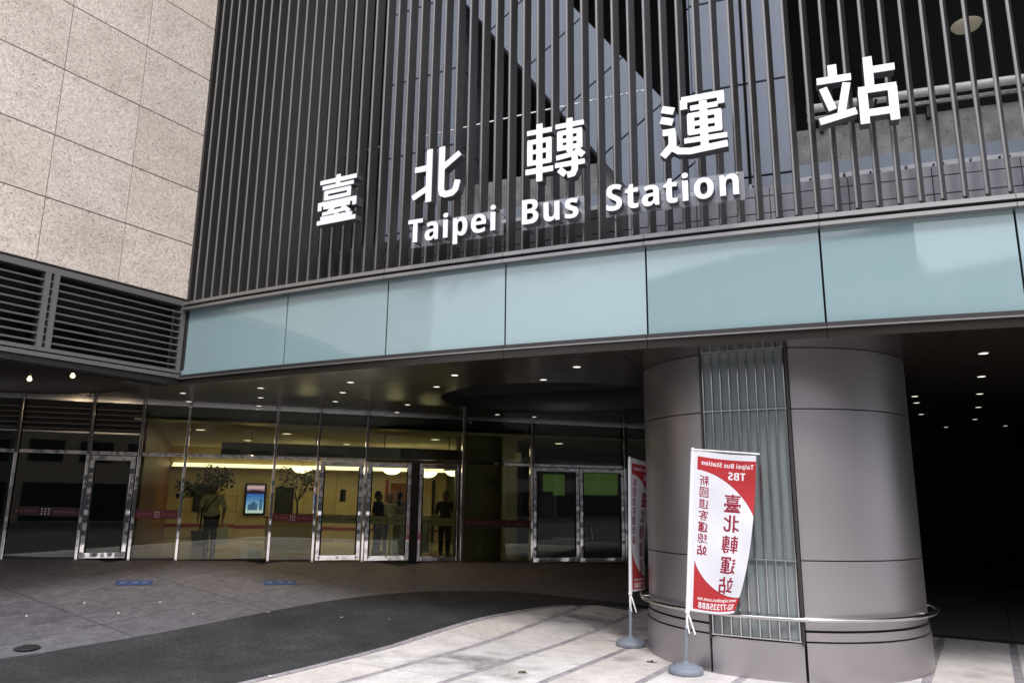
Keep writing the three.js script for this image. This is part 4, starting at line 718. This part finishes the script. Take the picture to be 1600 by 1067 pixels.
// ---------------------------------------------------------------- dark walls of the driveway and of the unlit room
{
  const dw = thing('driveway_wall', 'near-black rear wall of the driveway behind the column', 'wall');
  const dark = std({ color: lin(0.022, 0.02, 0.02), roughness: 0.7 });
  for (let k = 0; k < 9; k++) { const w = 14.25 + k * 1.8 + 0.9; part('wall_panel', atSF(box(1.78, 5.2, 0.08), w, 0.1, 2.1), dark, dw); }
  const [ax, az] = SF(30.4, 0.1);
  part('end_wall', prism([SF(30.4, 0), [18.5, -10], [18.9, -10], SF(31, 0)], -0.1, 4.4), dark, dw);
  const lr = thing('unlit_room', 'black unlit room behind the glass at far left', 'room');
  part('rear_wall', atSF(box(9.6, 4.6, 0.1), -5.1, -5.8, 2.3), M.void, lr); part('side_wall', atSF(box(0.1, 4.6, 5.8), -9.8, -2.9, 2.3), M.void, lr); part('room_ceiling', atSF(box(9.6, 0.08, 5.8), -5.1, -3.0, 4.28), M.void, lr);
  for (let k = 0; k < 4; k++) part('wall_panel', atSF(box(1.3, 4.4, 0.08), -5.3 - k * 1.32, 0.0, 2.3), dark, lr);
}

// ---------------------------------------------------------------- across the street, seen in the glass
{
  const wallM = [std({ color: lin(0.2, 0.19, 0.18), roughness: 0.85 }), std({ color: lin(0.14, 0.14, 0.15), roughness: 0.85 }), std({ color: lin(0.24, 0.2, 0.17), roughness: 0.85 })], win = std({ color: lin(0.02, 0.025, 0.03), roughness: 0.15 });
  [[-45, 27.5, 15, 'long low brown street building across the road, mirrored in the left glass'], [-17, 28, 22, 'tall grey street building across the road, mirrored in the doors'], [11.5, 29.5, 17, 'mid-height dark street building across the road, mirrored in the glass band'], [41, 29, 20, 'pale brown street building across the road, right of the dark one'], [74, 35, 18, 'wide dark street building across the road, farthest right']].forEach(([x, w, h, label], i) => {
    const o = thing('street_building', label, 'building', 'buildings across the street'); o.position.set(x, -0.02, 36 + (i % 2) * 3);
    part('wall', box(w, h, 14, 0, h / 2, 7), wallM[i % 3], o); part('roof', box(w + 0.4, 0.5, 14.4, 0, h + 0.25, 7), wallM[1], o);
    const g = box(w / 8 - 1.2, 1.7, 0.08);
    for (let y = 5; y < h - 1.5; y += 3.3) for (let k = 0; k < 8; k++) { const m = part('window', g, win, o); m.position.set(-w / 2 + (w / 8) * (k + 0.5), y + 0.8, -0.03); }
    part('shop_front', box(w - 1, 3, 0.1, 0, 1.7, -0.04), win, o);
  });
}

// ---------------------------------------------------------------- people
function surfaceNet(caps, cell) { // tapered capsules joined by a smooth minimum, meshed as one skin
  const lo = [1e9, 1e9, 1e9], hi = [-1e9, -1e9, -1e9];
  for (const [a, b, ra, rb] of caps) for (let k = 0; k < 3; k++) { const m = Math.max(ra, rb) + 0.05; lo[k] = Math.min(lo[k], a[k] - m, b[k] - m); hi[k] = Math.max(hi[k], a[k] + m, b[k] + m); }
  const n = [0, 1, 2].map((k) => Math.ceil((hi[k] - lo[k]) / cell) + 1), f = new Float32Array(n[0] * n[1] * n[2]).fill(1);
  const K = cell * 1.6;
  for (const [a, b, ra, rb, sx = 1] of caps) {
    const d = [b[0] - a[0], b[1] - a[1], b[2] - a[2]], L = d[0] * d[0] + d[1] * d[1] + d[2] * d[2] || 1e-9, m = Math.max(ra, rb) + 0.07, i0 = [], i1 = [];
    for (let k = 0; k < 3; k++) { i0[k] = Math.max(0, Math.floor((Math.min(a[k], b[k]) - m - lo[k]) / cell)); i1[k] = Math.min(n[k] - 1, Math.ceil((Math.max(a[k], b[k]) + m - lo[k]) / cell)); }
    for (let z = i0[2]; z <= i1[2]; z++) for (let y = i0[1]; y <= i1[1]; y++) for (let x = i0[0]; x <= i1[0]; x++) {
      const p = [lo[0] + x * cell - a[0], lo[1] + y * cell - a[1], lo[2] + z * cell - a[2]], h = Math.max(0, Math.min(1, (p[0] * d[0] + p[1] * d[1] + p[2] * d[2]) / L));
      const q = Math.hypot(p[0] - d[0] * h, p[1] - d[1] * h, (p[2] - d[2] * h) * sx) - (ra + (rb - ra) * h), i = (z * n[1] + y) * n[0] + x, o = f[i], e = Math.max(K - Math.abs(o - q), 0) / K;
      f[i] = Math.min(o, q) - e * e * K * 0.25;
    }
  }
  const pos = [], idx = [], at = new Int32Array(f.length).fill(-1), I = (x, y, z) => (z * n[1] + y) * n[0] + x;
  for (let z = 0; z < n[2] - 1; z++) for (let y = 0; y < n[1] - 1; y++) for (let x = 0; x < n[0] - 1; x++) {
    let c = 0, sx = 0, sy = 0, sz = 0, inn = 0;
    for (let k = 0; k < 8; k++) if (f[I(x + (k & 1), y + ((k >> 1) & 1), z + (k >> 2))] < 0) inn++;
    if (!inn || inn === 8) continue;
    for (let k = 0; k < 8; k++) for (const e of [1, 2, 4]) if (!(k & e)) { const v0 = f[I(x + (k & 1), y + ((k >> 1) & 1), z + (k >> 2))], j = k | e, v1 = f[I(x + (j & 1), y + ((j >> 1) & 1), z + (j >> 2))]; if (v0 < 0 !== v1 < 0) { const t = v0 / (v0 - v1); sx += (k & 1) + (e === 1 ? t : 0); sy += ((k >> 1) & 1) + (e === 2 ? t : 0); sz += (k >> 2) + (e === 4 ? t : 0); c++; } }
    at[I(x, y, z)] = pos.length / 3; pos.push(lo[0] + (x + sx / c) * cell, lo[1] + (y + sy / c) * cell, lo[2] + (z + sz / c) * cell);
  }
  for (let z = 1; z < n[2] - 1; z++) for (let y = 1; y < n[1] - 1; y++) for (let x = 1; x < n[0] - 1; x++) {
    const v = f[I(x, y, z)] < 0, quad = (a, b, c, d, w) => (w ? idx.push(a, b, c, a, c, d) : idx.push(a, c, b, a, d, c));
    if (v !== f[I(x + 1, y, z)] < 0) quad(at[I(x, y - 1, z - 1)], at[I(x, y, z - 1)], at[I(x, y, z)], at[I(x, y - 1, z)], v);
    if (v !== f[I(x, y + 1, z)] < 0) quad(at[I(x - 1, y, z - 1)], at[I(x - 1, y, z)], at[I(x, y, z)], at[I(x, y, z - 1)], v);
    if (v !== f[I(x, y, z + 1)] < 0) quad(at[I(x - 1, y - 1, z)], at[I(x, y - 1, z)], at[I(x, y, z)], at[I(x - 1, y, z)], v);
  }
  const g = new THREE.BufferGeometry(); g.setAttribute('position', new THREE.Float32BufferAttribute(pos, 3)); g.setIndex(idx); g.computeVertexNormals(); return g;
}
const skinM = std({ color: lin(0.3, 0.17, 0.11), roughness: 0.6 }), hairM = std({ color: lin(0.012, 0.01, 0.009), roughness: 0.6 });
function person(label, w, t, turn, pose, cloth) {
  const o = thing('person', label, 'person'), [x, z] = SF(w, t); o.position.set(x, lobbyY(w) + 0.013, z); o.rotation.y = turn; o.scale.setScalar(cloth.k ?? 1);
  const J = { head: [0, 1.6, 0.02], neck: [0, 1.45, 0], chest: [0, 1.27, 0], waist: [0, 1.05, 0], hip: [0, 0.94, 0], ...pose };
  const arm = (s, e, h) => ({ sh: [s * 0.185, 1.39, 0], el: e, ha: h }), L = arm(-1, J.elL ?? [-0.25, 1.12, -0.02], J.haL ?? [-0.24, 0.87, 0.08]), R = arm(1, J.elR ?? [0.25, 1.12, -0.02], J.haR ?? [0.24, 0.87, 0.08]);
  const leg = (s) => ({ hip: [s * 0.09, 0.92, 0], kn: J[s < 0 ? 'knL' : 'knR'] ?? [s * 0.1, 0.5, 0.02], an: J[s < 0 ? 'anL' : 'anR'] ?? [s * 0.1, 0.09, -0.02] }), LL = leg(-1), RL = leg(1);
  const body = [[[0, 1.56, 0.015], [0, 1.645, 0.0], 0.078, 0.092], [[0, 1.53, 0.05], [0, 1.58, 0.055], 0.045, 0.06], [[0, 1.595, 0.1], [0, 1.565, 0.115], 0.009, 0.015], [[-0.088, 1.6, 0], [-0.092, 1.58, 0], 0.016, 0.012], [[0.088, 1.6, 0], [0.092, 1.58, 0], 0.016, 0.012], [[0, 1.42, -0.01], [0, 1.53, 0.01], 0.06, 0.055], [[-0.13, 1.38, 0], [0.13, 1.38, 0], 0.075, 0.075], [[0, 1.3, 0], [0, 1.05, 0], 0.135, 0.12], [[-0.07, 0.95, 0], [0.07, 0.95, 0], 0.12, 0.12]];
  for (const a of [L, R]) body.push([a.sh, a.el, 0.052, 0.042], [a.el, a.ha, 0.042, 0.028]);
  for (const l of [LL, RL]) body.push([l.hip, l.kn, 0.085, 0.058], [l.kn, l.an, 0.058, 0.04], [l.an, [l.an[0], 0.045, l.an[2] + 0.13], 0.045, 0.035]);
  const hand = (a, s) => { // palm, four unequal bent fingers and a thumb at its side
    const d = new THREE.Vector3(...a.ha).sub(new THREE.Vector3(...a.el)).normalize(), side = new THREE.Vector3(0, 0, 1).cross(d).normalize(), n = d.clone().cross(side), q = (u, v, k) => new THREE.Vector3(...a.ha).addScaledVector(d, u).addScaledVector(n, v).addScaledVector(side, k).toArray(), c = [];
    for (const v of [-0.027, -0.009, 0.009, 0.027]) c.push([q(0.0, v * 0.6, 0), q(0.085, v, 0), 0.016, 0.013]);
    [[-0.03, 0.055], [-0.01, 0.068], [0.01, 0.072], [0.03, 0.062]].forEach(([v, l]) => { c.push([q(0.085, v, 0), q(0.085 + l * 0.55, v * 1.1, -s * 0.012), 0.0095, 0.009], [q(0.085 + l * 0.55, v * 1.1, -s * 0.012), q(0.085 + l, v * 1.1, -s * 0.036), 0.009, 0.0075]); });
    c.push([q(0.025, 0.028, 0), q(0.055, 0.055, -s * 0.012), 0.012, 0.0105], [q(0.055, 0.055, -s * 0.012), q(0.085, 0.062, -s * 0.026), 0.0105, 0.008]);
    return surfaceNet(c, 0.006);
  };
  const strip = (g) => { const h = g.toNonIndexed(); h.computeVertexNormals(); return g; };
  const bg = surfaceNet(body, 0.016), all = [bg, hand(L, -1), hand(R, 1)].map((g) => strip(g).toNonIndexed());
  part('body', mergeGeometries(all), skinM, o);
  const sh = [[[-0.13, 1.375, 0], [0.13, 1.375, 0], 0.09, 0.09], [[0, 1.3, 0.0], [0, 1.06, 0.01], 0.152, 0.145 * (cloth.belly ?? 1)], [[-0.06, 0.98, 0], [0.06, 0.98, 0], 0.138, 0.138]];
  for (const a of [L, R]) { const m = a.sh.map((v, k) => v + (a.el[k] - v) * (cloth.long ? 1 : 0.8)); sh.push([a.sh, m, 0.068, 0.062]); if (cloth.long) sh.push([a.el, a.ha.map((v, k) => a.el[k] + (v - a.el[k]) * 0.92), 0.058, 0.042]); }
  part('shirt', surfaceNet(sh, 0.017), cloth.shirt, o);
  const tr = [[[-0.07, 0.95, 0], [0.07, 0.95, 0], 0.13, 0.13]]; for (const l of [LL, RL]) tr.push([l.hip, l.kn, 0.1, 0.08], [l.kn, l.an, 0.078, 0.066]);
  part('trousers', surfaceNet(tr, 0.018), cloth.trousers, o);
  part('shoes', surfaceNet([LL, RL].map((l) => [[l.an[0], 0.05, l.an[2] - 0.03], [l.an[0], 0.042, l.an[2] + 0.15], 0.055, 0.045]), 0.014), M.black, o);
  const hair = [[[0, 1.64, -0.015], [0, 1.66, -0.02], 0.102, 0.098], [[0, 1.58, -0.05], [0, 1.63, -0.04], 0.075, 0.085]]; if (cloth.hair) hair.push([[0, 1.46, -0.07], [0, 1.58, -0.06], 0.07, 0.085]);
  part('hair', surfaceNet(hair, 0.014), hairM, o);
  const eye = new THREE.SphereGeometry(0.011, 8, 6); part('eyes', mg([eye.clone().translate(-0.034, 1.605, 0.098), eye.clone().translate(0.034, 1.605, 0.098)]), M.black, o);
  part('mouth', new THREE.CapsuleGeometry(0.005, 0.03, 3, 6).rotateZ(Math.PI / 2).translate(0, 1.535, 0.112), M.redBand, o);
  return o;
}
{
  const kh = std({ color: lin(0.6, 0.55, 0.36), roughness: 0.9 }), blk = std({ color: lin(0.012, 0.012, 0.016), roughness: 0.8 }), navy = std({ color: lin(0.012, 0.015, 0.03), roughness: 0.8 }), white = std({ color: lin(0.75, 0.72, 0.6), roughness: 0.9 });
  const stripes = tex(64, 0.14, (x, y) => (y % 64 < 30 ? [150, 142, 104] : [96, 92, 66])), kst = std({ map: stripes, roughness: 0.9 });
  const man = person('person in a khaki striped shirt and dark trousers walking with a pale bag', 1.62, -1.35, 0.16, { elL: [-0.3, 1.14, -0.03], haL: [-0.3, 0.9, 0.1], elR: [0.28, 1.13, -0.04], haR: [0.27, 0.87, 0.02], anR: [0.11, 0.09, 0.1], knR: [0.1, 0.51, 0.12], anL: [-0.1, 0.1, -0.12] }, { shirt: kh, trousers: blk, belly: 1.1 });
  part('shoulder_strap', tube([[0.13, 1.45, -0.02], [0.1, 1.4, 0.11], [-0.02, 1.22, 0.165], [-0.13, 1.05, 0.14], [-0.17, 1.0, 0.0]], 0.016, 6), M.black, man);
  const bands = []; for (const y of [1.0, 1.1, 1.2, 1.3]) bands.push(new THREE.TorusGeometry(0.157, 0.006, 5, 30).rotateX(Math.PI / 2).translate(0, y, 0.005)); part('shirt_stripes', mg(bands), std({ color: lin(0.34, 0.31, 0.2), roughness: 0.9 }), man);
  { const o = thing('carrier_bag', 'pale carrier bag held in the right hand of the walking person', 'bag'); man.updateMatrixWorld(true); const q = new THREE.Vector3(0.285, 0.0, 0.03).applyMatrix4(man.matrixWorld); o.position.copy(q); o.rotation.y = 0.5;
    part('bag', toCreasedNormals(new THREE.ExtrudeGeometry(new THREE.Shape([[-0.13, 0.3], [-0.15, 0.34], [-0.12, 0.64], [0.1, 0.66], [0.14, 0.33], [0.1, 0.29]].map((a) => new THREE.Vector2(...a))), { depth: 0.07, bevelEnabled: true, bevelSize: 0.02, bevelThickness: 0.03, bevelSegments: 2 }).translate(0, 0, -0.035), 0.7), white, o); part('handles', mg([-0.03, 0.03].map((zz) => tube([[-0.06, 0.65, zz], [-0.02, 0.78, zz * 0.4], [0.02, 0.78, zz * 0.4], [0.06, 0.65, zz]], 0.006, 5))), white, o); }
  person('person with bare arms in dark clothes behind the left double door, at its edge', 5.95, -2.5, 1.3, { haR: [0.2, 1.0, 0.25], elR: [0.25, 1.12, 0.02] }, { shirt: blk, trousers: blk, k: 0.98 });
  person('person in a white top with dark hair standing at the service counter', 6.47, -3.5, 0.2, { elL: [-0.27, 1.14, 0.04], haL: [-0.12, 1.03, 0.22] }, { shirt: white, trousers: navy, hair: true, k: 0.95 });
  person('person in dark clothes leaning an arm on the service counter', 6.8, -3.7, -2.3, { elR: [0.3, 1.2, 0.1], haR: [0.25, 1.08, 0.32] }, { shirt: navy, trousers: blk, long: true, k: 1.0 });
  person('person in a navy shirt standing alone behind the right double door', 7.93, -2.6, 0.1, { haR: [0.17, 1.0, 0.24], elR: [0.27, 1.12, 0.0] }, { shirt: navy, trousers: blk, k: 1.02 });
}
renderer.render(scene, camera);
